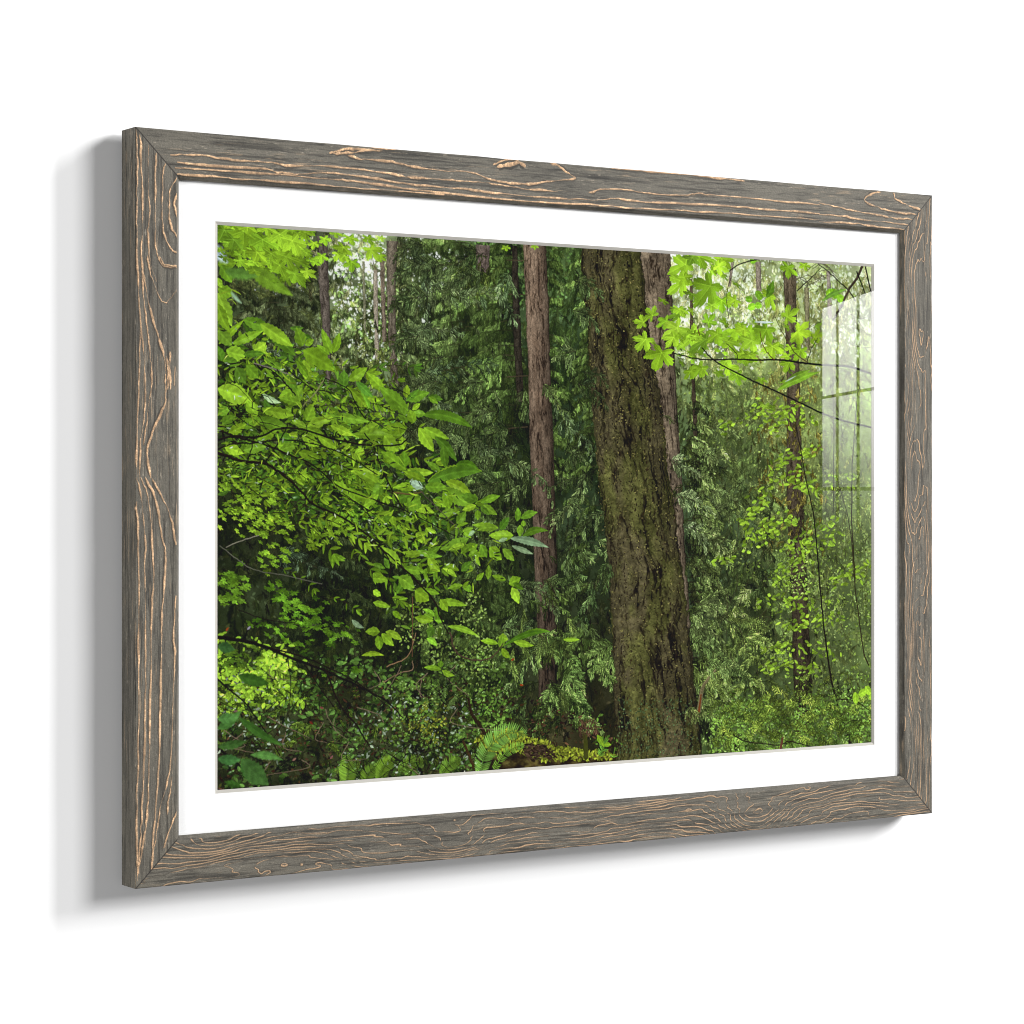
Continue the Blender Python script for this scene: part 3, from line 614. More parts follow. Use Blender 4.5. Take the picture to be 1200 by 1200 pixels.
traced(Z(390,420,6.667,[(560,600,180,590,90),(400,900,160,880,70),(700,1020,490,1010,60),(400,1000,180,870,70),(300,1100,80,1010,80),(200,1120,60,1000,70),(150,1060,30,960,60),(260,1150,380,1050,60),(540,1080,700,1140,90),(640,1060,500,1110,80),
 (140,170,285,70,80),(100,230,105,90,85,0,(86,136,36)),(0,440,300,490,70),(0,520,180,600,60),(240,250,310,410,55),(130,220,290,390,60),(290,310,390,330,50),(200,180,330,300,60,0,(80,128,40)),(420,240,285,110,70),(610,410,380,220,105),(600,310,598,205,60),(610,330,770,265,75),(760,300,875,318,50),(770,300,840,350,40),(590,330,690,240,45),(640,400,700,350,40),
 (720,440,1105,540,78,-.35),(740,430,640,420,50),(690,540,805,722,95),(730,540,925,625,75),(815,610,985,800,72,-.2),(880,680,905,860,72),(600,500,530,370,80),(655,500,620,400,75),(600,540,400,560,85),(380,520,230,575,68),(560,610,570,710,62),(420,600,530,720,105),
 (590,870,400,730,85),(580,850,575,725,88),(600,870,800,890,62),(860,880,750,805,50),(600,890,740,940,60),(740,960,560,880,60),(760,960,1178,880,95,-.25),(980,830,1155,862,58,-.4),(900,960,1105,1070,80),(870,1010,1110,1150,100),(900,1020,930,1175,90),(800,1100,900,1160,50),(740,1000,900,1000,80,.1),(720,1010,620,960,60,0,(150,180,150))]))
traced(Z(440,540,5.714,[(370,140,724,72,74,-.25),(720,280,850,235,46),(740,295,830,360,46),(700,330,702,395,44),(690,290,680,220,36),(720,310,780,360,36),(700,270,590,230,60),(690,300,600,330,40),
 (965,405,970,315,46),(990,385,1100,345,46,-.2),(985,430,985,510,46),(1010,440,1005,400,36),(850,460,910,380,52),(1000,510,1170,470,44,-.45),(920,520,1172,580,48,-.15,BLUE),(930,570,1072,625,32,0,BLUE),(870,590,945,670,52),(840,450,670,430,46),(830,455,700,468,40),
 (640,520,453,592,68),(720,560,762,646,52),(620,560,508,597,36),(780,580,860,662,76),(940,500,780,500,64),(690,560,588,622,46),(640,600,700,560,46),(700,600,640,640,40),(900,520,840,540,24,0,(136,168,120)),(680,470,640,500,26,0,(136,168,120)),
 (370,640,446,742,64),(330,615,195,612,46,-.3),(350,640,452,572,40),(300,600,460,640,40,.2),(590,740,657,675,46),(575,735,480,692,36),(560,780,468,722,30),(770,795,775,700,42),(690,800,742,750,34),(910,825,987,785,62),(940,820,1007,862,36),(930,850,977,957,58),(890,800,800,770,36),(645,830,640,880,36),(600,835,500,857,34),(660,740,650,700,30),
 (200,722,350,745,52),(185,700,60,580,62),(110,722,75,650,42),(0,690,80,722,32),(0,790,95,800,52),(230,760,158,890,56),(280,870,372,935,92),(330,870,442,892,42),(0,870,50,905,40),(170,780,275,850,82),(440,950,622,972,46,-.2),(130,1010,187,1062,36),(280,1050,402,1072,46),(0,950,112,980,40),(500,1110,702,1175,36,-.2),(410,1120,370,1187,56),(970,1195,1182,1147,34,-.4),(840,1185,905,1200,50),
 (450,930,500,1010,56),(270,320,410,350,50,-.3),(440,370,580,340,50,-.2),(560,420,620,340,60),(60,160,0,210,80),(230,250,320,310,110),(140,380,20,400,40),(130,370,140,430,50)]))
traced(Z(500,680,4.286,[(380,340,395,280,36),(390,345,430,390,32),(400,330,630,262,26,-.3),(450,310,550,330,30),(370,320,285,305,26),(80,440,85,405,30),(85,450,0,440,24),(90,455,150,480,26),(700,300,780,300,20),(870,780,905,840,26),(905,830,940,830,20)]))
# branches among the leaves

branch([(256,530),(285,540),(312,543),(333,555),(357,578),(371,592),(403,606),(427,622),(450,643),(473,664)],3.6,1.8,K)
branch([(473,664),(490,680),(512,705),(518,722),(528,742)],2.2,1.8,K); branch([(447,640),(458,655),(460,670),(456,690)],2,1,K)
branch([(256,516),(275,511),(305,512),(330,502),(357,503),(392,514),(438,522),(470,521),(480,514)],2.6,2,K)
branch([(260,504),(280,512),(310,520),(340,532),(370,545),(400,570),(440,585),(480,600),(520,620),(536,628)],2.4,1.2,K)
branch([(256,527),(275,520),(300,519),(340,515),(390,526),(420,540),(445,556)],2,1.4,K)
branch([(312,543),(325,525),(335,508),(340,495)],2.2,1.2,K); branch([(293,538),(298,522),(299,510)],1.8,1,K)
branch([(430,508),(440,522),(446,540),(455,560),(465,580),(473,594)],1.6,2,K); branch([(445,524),(446,550)],1.2,1,K); branch([(465,577),(480,579),(497,577)],2.2,1.4,C(92,80,44))
branch([(297,425),(320,433),(338,450),(349,463)],1.6,1.8,K); branch([(300,425),(330,434),(345,440)],1.2,1,C(110,104,96)); branch([(340,434),(355,445),(370,456),(385,458),(400,467)],1.4,1.2,K); branch([(384,443),(372,460),(358,475)],1.8,1.4,C(120,124,76))
branch([(265,427),(286,424)],2,1.6,K); branch([(384,443),(410,455),(418,470),(430,490)],1.2,1.6,K); branch([(270,478),(290,495),(310,505)],1.4,1,K); branch([(258,500),(275,495),(290,480)],1,.8,K)
branch([(256,747),(290,752),(318,760),(345,772),(385,787),(420,803),(455,822),(475,842)],4.6,1.6,C(30,25,20)); branch([(320,760),(370,775),(420,800),(460,830)],2,1,K); branch([(385,787),(400,825),(420,850),(435,875)],2.4,2,K); branch([(360,780),(380,810),(395,830)],1.6,1.2,K); branch([(340,770),(343,800),(342,830)],1.4,.8,K)
branch([(256,795),(270,808),(290,825),(315,860),(330,885)],2.4,1.4,K); branch([(262,880),(285,900),(305,925)],3,2,C(28,22,18)); branch([(282,715),(310,725),(345,730),(352,722)],1.2,1,K)
branch([(260,640),(280,655),(300,668),(340,675),(380,685)],1,1,C(90,92,76)); branch([(267,641),(290,632),(305,628)],1,1,C(120,118,100)); branch([(495,575),(520,600),(540,620)],1,1,C(80,74,62))
branch([(456,782),(480,770),(488,750),(490,742)],1.2,.8,C(140,112,80)); branch([(452,800),(470,790),(486,785),(486,775)],1.2,.9,C(120,100,76)); branch([(486,700),(486,770)],1,1,C(110,80,56)); branch([(530,742),(538,765),(560,774),(580,770),(592,755)],2.2,1.4,C(74,60,46))
for _ in range(40):
    x,y=rng.uniform(262,470),rng.uniform(440,620); branch([(x,y),(x+rng.uniform(8,20),y+rng.uniform(0,10)),(x+rng.uniform(20,36),y+rng.uniform(4,24))],1.1,.6,K,a=.85)

# small broken detail among the big leaves: gaps, slivers of leaf seen edge-on, glints
GP=[(257,330),(330,400),(400,440),(470,480),(540,580),(600,640),(560,690),(470,680),(400,620),(257,560)]
leaflets(GP,200,5,16,(34,42,24),.5,1.2,ang=.5,spread=.6,asp=.2,cl=9)
leaflets(GP,170,8,24,(138,172,44),.7,1.15,ang=.4,spread=.7,asp=.13,cl=9)
leaflets(GP,90,4,10,(170,196,150),.7,1.1,ang=.4,spread=.5,asp=.3,cl=9)
# nearest dark leaves in the lower corner
CORNER=Z(240,680,4.286,[(75,750,190,660,60,.2,(74,120,52)),(180,690,400,830,50,.15,(70,116,44)),(75,700,180,690,60,0,(80,128,60)),(200,900,270,1030,90,0,(66,112,48)),(240,880,400,905,46,-.2,(84,134,60)),(75,900,190,905,60,.1,(70,118,60)),(200,905,330,1030,110,.1,(74,118,52)),(75,840,220,810,50,.1,(66,104,44)),(190,1040,110,1015,40,0,(60,100,40)),(75,330,160,350,60,0,(74,120,60)),(180,480,330,520,70,.1,(62,104,36))])
for q in range(0,len(CORNER)): traced([CORNER[q][:4]+(CORNER[q][4]*.8,CORNER[q][5],tuple(.86*v for v in CORNER[q][6]))],soft=3.2)
traced(Z(240,680,4.286,[(750,200,810,240,24,.3,BLUE),(890,260,820,260,40),(880,280,890,350,44),(900,270,960,330,40),(920,260,1000,300,34,-.2),(800,380,910,380,22,-.3)]))
# 9 -- maples above, left and right
def maples(x0,y0,s,items):
    for x,y,R,a,sq,sa,c in items:
        u,v=P(x0+x/s,y0+y/s); maple(u,v,a,R/s*KS(x0)*1.05,vary(C(*c),.05),sq,sa)
M1,M2,M3=(140,182,42),(120,160,36),(100,138,34)
vine([(257,262),(370,266),(372,300),(345,335),(300,310),(257,300)],170,11,24,M2,.55,1.1,sq=.5)
maples(250,255,8,[(120,110,170,2.0,.7,.3,M3),(300,120,190,1.6,.7,.2,M2),(210,200,150,1.9,.6,.5,M3),(480,200,200,1.5,.7,.2,M2),(640,150,190,1.4,.7,.3,M1),(760,210,180,1.2,.8,.3,M1),(560,330,170,1.5,.6,.6,M2),(430,320,150,1.9,.6,.4,M1),(700,360,190,1.2,.6,.5,M2),(640,440,170,1.3,.55,.7,M2),(780,520,170,1.0,.55,.6,M2),(890,500,120,.7,.55,.3,M1),(340,80,120,1.6,.6,.2,M1),(880,130,100,1.5,.6,0,M2),(520,90,130,1.5,.6,.2,M1),
 (960,230,75,1.7,.8,0,(156,206,44)),(1060,190,85,1.3,.8,0,(150,204,44)),(1035,350,90,1.6,.8,0,(150,204,44)),(1190,330,110,1.0,.8,.3,M1),(1170,130,90,1.6,.6,.2,M2)])
maples(400,270,8,[(40,150,130,1.9,.7,.3,M1),(300,170,150,.9,.75,.4,M1),(120,290,110,1.6,.8,0,M2),(100,60,110,1.3,.6,.2,M1),(270,60,100,1.2,.6,.3,M2),(50,230,90,2.3,.6,.5,M1),(390,230,70,.8,.7,.5,M2),(390,60,60,1.2,.7,.2,(150,190,60))])
maples(500,250,4.286,[(410,165,34,1.4,.6,0,M1),(555,160,30,1.5,.6,0,M1)])
vine([(795,296),(850,300),(880,372),(960,392),(950,440),(880,440),(800,440),(775,400)],120,10,22,M2,.6,1.1,sq=.45)
maples(740,285,7.5,[(620,110,190,1.3,.55,.1,M2),(820,130,150,1.0,.6,.2,M2),(500,180,190,2.7,.75,-.5,M1),(480,330,190,2.5,.7,-.5,M1),(560,120,120,2.0,.6,.2,M3),(790,200,120,.4,.7,.2,M1),(720,370,240,2.3,.85,-.7,(104,142,34)),(820,500,130,1.5,.8,0,(138,196,40)),(730,540,90,1.5,.7,0,(150,200,50)),
 (460,610,170,2.9,.35,-.35,M3),(210,630,105,3.9,.8,-.4,M1),(130,690,105,3.3,.7,-.2,M1),(330,680,120,2.6,.6,-.4,M2),(150,840,150,2.3,.75,-.4,M1),(430,740,180,2.6,.7,-.5,(144,184,48)),(400,820,130,2.2,.7,-.5,M1),(580,790,190,2.4,.7,-.5,(140,180,46)),(680,840,210,2.6,.5,-.6,M3),(290,960,200,1.9,.75,-.1,M1),(800,800,170,.6,.6,.2,M2),(950,760,190,.8,.6,.1,M1),(880,860,140,1.2,.6,.3,M2),(1060,780,170,.8,.7,.2,M2),(640,1090,150,2.3,.6,-.5,M2),(880,1080,150,.9,.6,.5,M1),(950,1150,130,1.4,.7,.3,M2),(700,690,110,-.9,.8,0,(140,196,48)),(550,1120,110,2.2,.6,-.6,M2),(1000,1000,110,1.2,.6,.4,M2)])
for x,y in inside([(795,300),(850,300),(880,370),(960,390),(950,440),(880,440),(800,440),(780,400)],16):
    maple(x,y,rng.uniform(.6,2.6),rng.uniform(20,34),vary(C(*(M1 if rng.random()<.5 else M2)),.1),rng.uniform(.4,.75),rng.normal(-.2,.4))
maples(870,300,7.5,[(270,340,150,2.2,.6,1.2,M1),(430,90,130,1.7,.7,.5,M2),(570,70,90,1.3,.6,.2,M1),(420,530,140,-.5,.75,-.5,M1),(520,660,160,.3,.75,-.4,M1),(240,640,170,2.2,.8,-.3,M2),(290,790,150,1.6,.75,0,M1),(110,740,150,2.4,.7,0,(138,178,46)),(540,820,130,2.0,.7,-.4,M2),(440,930,120,2.0,.75,-.3,M2),(660,710,120,-.2,.6,-.5,M2),(90,870,120,1.8,.6,.1,M2),(40,640,120,2.6,.5,.2,M1),(430,880,90,3.0,.5,0,M1),(680,620,70,-.4,.5,-.7,M3)])
for x,y,r in ((894,341,11),(881,350,9),(884.5,361,10),(892,357,9),(889,308,12),(976,345,10),(983,338,12),(990,346,12)): u,v=P(x,y); leaf(u-r,v,rng.normal(0,.7),r*2.1,r*1.5,vary(C(120,176,40),.1),kind=1)
traced(Z(870,300,7.5,[(330,1180,700,1020,60,-.15,(106,144,40)),(420,1090,620,1000,50,0,(104,140,40)),(730,390,940,290,40,-.2,(100,150,50)),(240,360,300,210,70),(300,580,130,575,16,0,(190,205,195)),(400,1105,500,1050,9,0,(190,205,190))]))
D=C(30,24,22)
branch([(791,413),(803,416),(820,420),(840,421),(870,420.5),(885,421.5),(910,421),(925,422),(945,425),(962,427),(985,428),(1003,430),(1025,438)],1.4,3,D,wob=.8)
branch([(826,407),(836,418),(850,428),(870,438),(890,448),(915,459),(940,471),(965,483),(990,492),(1025,501)],1.6,2.4,D,wob=.8)
branch([(858,317),(872,308),(892,303)],1.4,1.6,D); branch([(938,340),(952,327),(966,313)],1.6,.9,D); branch([(962,308),(975,318),(990,332),(1000,342),(1006,352)],1.2,2,D); branch([(1014,312),(1008,325),(998,340),(990,358),(980,375)],3.6,2.6,C(58,48,40)); branch([(1018,312),(1024,340)],2,2.4,D); branch([(1008,318),(1018,344)],2.2,1.6,D)
branch([(912,371),(920,388),(928,402),(936,414),(950,424)],1,1.2,C(70,56,36)); branch([(894,388),(897,402),(903,413),(911,421)],1,1.3,C(86,50,36)); branch([(821,383),(823,392)],1.3,1.4,C(96,50,40)); branch([(857,372),(855,345),(860,325)],1,1,C(60,52,40)); branch([(962,396),(955,408),(950,422)],1,1.4,D); branch([(855,402),(866,413),(868,420)],1,1,D)
for k in range(34):
    x,y=rng.uniform(968,1016),rng.uniform(360,500); a=rng.normal(1.2,.5); l=rng.uniform(12,40); branch([(x,y),(x+l*.4*math.cos(a)+rng.normal(0,3),y+l*.5*math.sin(a)),(x+l*math.cos(a),y+l*math.sin(a)+rng.normal(0,4))],1,.6,C(66,58,50),a=.8)
for k in range(14):
    x,y=rng.uniform(930,965),rng.uniform(300,330); branch([(x,y),(x+rng.uniform(5,16),y+rng.normal(0,6)),(x+rng.uniform(16,30),y+rng.normal(6,8))],1,.6,C(80,76,60),a=.7)
# fine tonal unrest over the nearer leaves, then the print's own softness and grain
Q*=(.80+.40*noise(PH,PW,30,44,4,.7,500))[...,None]
lum=Q@C(.3,.59,.11); Q[:]=(lum[...,None]+(Q-lum[...,None])*.95)*1.05
Qs=Q.copy()
for ax in (0,1):                                     # sharpen, as printed photographs are
    Qs=(np.roll(Qs,2,ax)+2*np.roll(Qs,1,ax)+3*Qs+2*np.roll(Qs,-1,ax)+np.roll(Qs,-2,ax))/9
Q[:]=np.clip(Q+.45*(Q-Qs),0,255)
# grain of the picture
Q*=(1+.05*(rng.standard_normal(Q.shape[:2])[...,None])).astype(np.float32)


PRINT = np.clip(Q, 0, 255).copy()
# ---------------------------------------------------------------- the rails' wood: brushed grey with tan grain, painted on one sheet
FS=1300                                                                         # sheet pixels per frame height
def paint_wood():
    global Q,PW,PH,P,KS,_h,rng
    PW,PH=int(1.404*FS),FS; rng=np.random.default_rng(21)
    MOT_=noise(PH,PW,60,90,2,.6,98); globals()['MOT']=MOT_
    A=[];B=[]
    for (x,y),(u,v) in zip([(158.6,148.5),(1092.5,228.8),(1092.5,953.1),(158.6,1042)],[(0,0),(PW,0),(PW,PH),(0,PH)]):
        A+=[[x,y,1,0,0,0,-u*x,-u*y],[0,0,0,x,y,1,-v*x,-v*y]]; B+=[u,v]
    _h=np.linalg.solve(np.array(A,float),np.array(B,float))
    KS=lambda x:1.46+(x-158)/934*.33
    rw=int(.066*FS)+4
    # grey ground with streaks along each rail
    def ground(h,w,seed,kx=2.2,ky=60):
        """streaks run along x"""
        a=noise(h,w,h/3.2,w/90,3,.6,seed); b=noise(h,w,h/1.6,w/26,2,.7,seed+1); d=noise(h,w,h/14,w/120,3,.6,seed+2)
        g=C(94,90,81)*(.86+.28*d)[...,None]
        g=g*(1-.32*remap(a,.52,.72)[...,None]); g=g*(1-.30*remap(b,.62,.85)[...,None])
        f=remap(noise(h,w,h/2,w/40,2,.7,seed+3),.66,.82)*remap(noise(h,w,h/20,w/150,2,.6,seed+4),.4,.65)
        g=g+(C(160,138,112)-g)*(f*.65)[...,None]
        q=remap(noise(h,w,h/1.3,w/12,2,.8,seed+6),.70,.86)*remap(noise(h,w,h/9,w/60,3,.6,seed+7),.42,.62); g=g+(C(172,160,142)-g)*(q*.55)[...,None]
        return g.astype(np.float32)
    Q=np.zeros((PH,PW,3),np.float32)
    top,bot=ground(rw,PW,400),ground(rw,PW,410); lef=ground(rw,PH,420).transpose(1,0,2); rig=ground(rw,PH,430).transpose(1,0,2)
    Q[rw:PH-rw,rw:PW-rw]=(ground(PW-2*rw,PH-2*rw,440).transpose(1,0,2)*.95)[:PH-2*rw]      # spare sheet: the rails' outer sides
    yy=np.arange(PH)[:,None]; xx=np.arange(PW)[None,:]
    Q[:rw]=top; Q[-rw:]=bot
    mL=(xx[:,:rw]<=np.minimum(yy,PH-1-yy)); t=Q[:,:rw]; t[mL]=lef[mL]
    xr=PW-1-xx[:,PW-rw:]; mR=(xr<np.minimum(yy,PH-1-yy)); t=Q[:,PW-rw:]; t[mR]=rig[mR]
    TAN=C(190,155,120)
    keep=Q.copy()
    def grain(pts,w=2.,s=1.,p=True):
        q=spline(PP(pts) if p else pts,14); N=len(q); wn=noise(N,4,max(2,N/9),2,3,.6,int(rng.integers(1e6)))[:,0]; an=noise(N,4,max(2,N/4),2,2,.7,int(rng.integers(1e6)))[:,0]; jn=noise(N,4,max(2,N/5),2,3,.7,int(rng.integers(1e6)))[:,0]
        for i in range(N-1):
            (ax,ay),(bx,by)=q[i],q[i+1]; L=math.hypot(bx-ax,by-ay)+1e-6; nx,ny=-(by-ay)/L,(bx-ax)/L; j=(jn[i]-.5)*3.4; j2=(jn[i+1]-.5)*3.4
            e=min(1,(i+3)/6,(N-i+2)/6); ww=max(.7,w*e*(.3+1.4*remap(wn[i],.2,.85))); al=s*float(np.clip(.45+1.3*wn[i],0,1)); tc=TAN*(.72+.5*an[i])
            line([(ax+nx*(j+ww*.8),ay+ny*(j+ww*.8)),(bx+nx*(j2+ww*.8),by+ny*(j2+ww*.8))],ww*.8,ww*.8,C(50,47,42),a=.45,side=0)
            line([(ax+nx*j,ay+ny*j),(bx+nx*j2,by+ny*j2)],ww,ww,tc*rng.uniform(.82,1.12),a=al,side=.15)
    def F(x0,y0,s,runs,w=2.2,st=.95):
        for r in runs: grain([(x0+a/s,y0+b/s) for a,b in r],w,st)
    # top rail
    F(200,140,3.75,[[(0,155),(140,158),(290,182),(440,188),(540,205),(700,205),(860,222),(1000,245),(1080,257),(1200,264),(1330,275),(1440,285),(1560,305),(1700,318)],
     [(30,188),(200,205),(400,215),(460,230),(560,240),(700,235),(900,260),(1050,285),(1200,297),(1350,313),(1540,335),(1740,348)],[(20,212),(300,228),(500,244),(700,262),(850,277),(1050,305),(1200,322),(1400,345),(1640,367),(1850,375)],
     [(30,240),(170,250),(400,268),(700,292),(950,312),(1200,330)],[(760,150),(830,172),(960,185),(1060,205),(1200,225),(1320,233),(1410,263),(1500,280),(1580,283),(1670,270),(1775,260),(1745,235),(1700,200),(1670,190)]],3.2)
    F(200,140,3.75,[[(700,148),(740,138),(800,130),(930,136)],[(715,150),(780,146),(850,140)],[(880,126),(1000,128),(1130,134)]],3.6)
    F(520,160,3.75,[[(220,125),(255,108),(310,100),(355,130)],[(235,132),(280,125),(330,118)]],5); F(520,160,3.75,[[(720,135),(800,145),(1000,160),(1200,182),(1320,196)]],3.4)
    F(520,160,3.75,[[(640,247),(700,233),(820,236),(900,250),(1060,258),(1110,250),(1200,258),(1400,276),(1650,300)],[(540,273),(700,278),(760,272),(900,288),(1200,302),(1400,318),(1650,338)],[(440,292),(650,300),(800,312),(1000,322),(1200,335),(1450,352),(1650,366)]],2.6)
    F(960,200,8,[[(0,300),(200,345),(350,380),(600,425),(700,445),(880,458)],[(580,200),(500,215),(440,250),(430,285),(520,330),(640,370),(800,400),(920,410)],[(700,205),(710,260),(780,300),(870,340),(950,365)],[(0,405),(240,430),(420,465),(580,475),(830,505)],[(0,480),(300,490),(500,520),(800,550)]],3)
    # left rail
    F(130,130,6,[[(175,130),(186,300),(186,500),(180,700),(182,900),(190,1200)],[(205,170),(215,400),(222,700),(215,1000),(240,1200)],[(265,240),(262,420),(270,700),(262,850),(275,1050),(320,1200)],[(320,300),(312,500),(312,750),(315,950),(345,1050),(380,1090),(470,1100)],
     [(380,370),(365,480),(360,700),(370,850),(420,970),(470,1000)],[(468,460),(415,560),(410,720),(430,830),(470,890)],[(468,570),(445,650),(468,745)]],2.4)
    F(130,300,4.615,[[(140,60),(150,200),(160,400),(150,700),(140,1000),(138,1150)],[(165,0),(175,200),(200,400),(215,560),(222,680),(200,850),(175,1020)],[(200,0),(215,100),(260,220),(300,250),(362,180)],[(150,230),(175,500),(185,700),(180,860),(160,1000),(155,1200)],[(262,0),(290,45),(362,55)]],2.3)
    F(130,300,4.615,[[(170,80),(215,300),(260,450),(290,560),(295,700),(290,800),(240,920),(215,990),(195,1080),(215,1200)],[(320,520),(318,600),(322,720)],[(345,600),(340,700)],[(305,540),(308,640),(306,720)]],3.0)
    F(130,560,4.615,[[(220,0),(270,90),(320,200),(352,360)],[(185,0),(240,120),(280,330),(295,430),(285,620),(275,760),(272,900),(268,1200),(262,1500),(236,1860),(222,2100),(196,2330)],[(160,0),(205,120),(222,350),(232,540),(222,680),(218,860),(215,1200),(205,1600),(196,1800),(184,1915),(150,2120)],[(140,0),(165,120),(185,300),(185,500),(187,800),(185,1200),(178,1600),(168,1800),(160,1950),(148,2140)],
     [(136,130),(145,280),(152,600),(148,900),(150,1200),(146,1580),(140,1800),(142,2030),(140,2180)],[(352,640),(340,850),(345,950),(335,1200),(318,1580),(272,1760),(250,1915),(222,2060)]],2.5)
    F(130,900,6,[[(468,300),(420,420),(370,560)],[(430,60),(410,200),(395,330)]],2.0)
    tl=Q.copy()
    # bottom and right rails: growth rings bent round knots
    def rings(h,w,knots,freq,seed,thin,tilt=0.,amp=4.):
        Y,X=np.mgrid[0:h,0:w].astype(np.float32)
        ph=Y/freq+tilt*X/freq+(noise(h,w,h/40,w/190,3,.5,seed)-.5)*amp+(noise(h,w,h/9,w/34,2,.5,seed+1)-.5)*.9
        for kx,ky,rx,ry,A in knots: ph=ph+A*np.exp(-((X-kx)/rx)**2-((Y-ky)/ry)**2)
        fr=np.abs((ph%1)-.5)*2
        gy,gx=np.gradient(ph); g=np.hypot(gx,gy)+1e-4
        px=(1-fr)/(2*g)                                                        # distance to the ring, pixels
        str_=noise(h,w,h/7,w/80,3,.65,seed+2); wid=thin*(.2+2.2*remap(str_,.3,.8))
        k=np.clip(wid-px+.5,0,1)*remap(str_,.22,.48)*np.clip(.07/g+.15,0,1)**.3
        dk=np.clip(wid+1.1-np.abs(px-wid*.9)+.2,0,1)*.35
        return k,dk
    def lay(t,k,dk,m):
        c=C(50,47,42); t+=(c-t)*(dk*m)[...,None]; c=TAN*.98; t+=(c-t)*(k*m)[...,None]
    kb=[(P(533,1000)[0],64,70,26,-4.2),(P(887,963)[0],66,85,46,-7.5),(P(330,1010)[0],50,120,34,2.4),(P(700,975)[0],10,140,30,-1.8),(P(250,1005)[0],10,60,40,-2.2),(P(1010,950)[0],66,80,26,2.4),(P(440,1000)[0],70,90,20,-1.6)]
    k,dk=rings(rw,PW,kb,8.6,501,.48); RB=keep.copy(); t=RB[-rw:]; lay(t,k,dk,((yy[-rw:]>0)*1.))
    kr=[(38,P(1078,330)[1],30,110,4.),(50,P(1078,400)[1],20,60,3.),(34,P(1076,560)[1],26,120,5.),(60,P(1080,640)[1],24,90,-3),(46,P(1080,760)[1],20,110,4.5),(30,P(1075,860)[1],30,120,-2.5)]
    k,dk=rings(rw,PH,[(y,x,ry,rx,A) for x,y,rx,ry,A in kr],10.5,541,.5,amp=2.6)
    RR=keep.copy(); t=RR[:,PW-rw:]; lay(t,k.T,dk.T,((xx[:,:rw]>0)*1.))
    # join the four rails at their mitres, each with a dark hairline
    out=tl.copy(); out[-rw:]=RB[-rw:]; out[:,PW-rw:]=RR[:,PW-rw:]
    # faces keep their own grain on either side of the mitre
    tmp=tl[:,:rw]; o=out[:,:rw]; o[mL]=tmp[mL]
    mT=np.zeros((PH,PW),bool); mT[:rw]=True; mT[:,:rw]&=~mL; xr2=np.broadcast_to(xr,(PH,rw)); mT[:,PW-rw:]&=(xr2>=yy); out[mT]=tl[mT]
    mB=np.zeros((PH,PW),bool); mB[-rw:]=True; mB[:,:rw]&=~mL; mB[:,PW-rw:]&=(xr2>=PH-1-yy); out[mB]=RB[mB]
    Q=out
    for a,b in (((0,0),(rw,rw)),((PW,0),(PW-rw,rw)),((0,PH),(rw,PH-rw)),((PW,PH),(PW-rw,PH-rw))): line([a,b],2.0,2.0,C(34,31,28),a=.8,side=0)
    Q*=(1+.07*rng.standard_normal(Q.shape[:2])[...,None]).astype(np.float32)
    return np.clip(Q,0,255)

WOOD = paint_wood()
HAZE, WOODLIT = .010, 1.0
# ---------------------------------------------------------------- helpers
def tag(o, label, cat=None, kind=None, group=None):
    if label: o['label'] = label
    if cat: o['category'] = cat
    if kind: o['kind'] = kind
    if group: o['group'] = group
def build(name, verts, faces, mat, parent=None, uvs=None, bevel=0., loc=None, smooth=False):
    me = bpy.data.meshes.new(name); bm = bmesh.new()
    vs = [bm.verts.new(v) for v in verts]; fs = []
    for f in faces: fs.append(bm.faces.new([vs[i] for i in f]))
    if uvs is not None:
        ul = bm.loops.layers.uv.new('UVMap')
        for f, u in zip(fs, uvs):
            for lp, q in zip(f.loops, u): lp[ul].uv = q
    bm.normal_update(); bm.to_mesh(me); bm.free(); me.materials.append(mat)
    o = bpy.data.objects.new(name, me); C_.objects.link(o)
    if parent: o.parent = parent
    return o
def material(name):
    m = bpy.data.materials.new(name); m.use_nodes = True; nt = m.node_tree
    return m, nt, nt.nodes['Principled BSDF']
def lin(a):
    a = np.clip(a, 0, 255)/255.
    return np.where(a <= .04045, a/12.92, ((a+.055)/1.055)**2.4)
def sheet(name, alb):
    """an image from painted reflectances (top row first)"""
    h, w = alb.shape[:2]; im = bpy.data.images.new(name, w, h, alpha=False, float_buffer=True); im.colorspace_settings.name = 'Linear Rec.709'
    buf = np.ones((h, w, 4), np.float32); buf[..., :3] = alb[::-1]; im.pixels.foreach_set(buf.ravel()); im.pack(); return im

# ---------------------------------------------------------------- materials
LIT = 1.32                                          # how brightly the lamps light a white surface here
print_mat, nt, bs = material('printed paper')
ti = nt.nodes.new('ShaderNodeTexImage'); ti.image = sheet('forest print', np.clip((lin(PRINT)-HAZE)/LIT, .0015, .9)); ti.interpolation = 'Cubic'; ti.extension = 'EXTEND'
nt.links.new(ti.outputs['Color'], bs.inputs['Base Color']); bs.inputs['Roughness'].default_value = .8; bs.inputs['Specular IOR Level'].default_value = 0.0

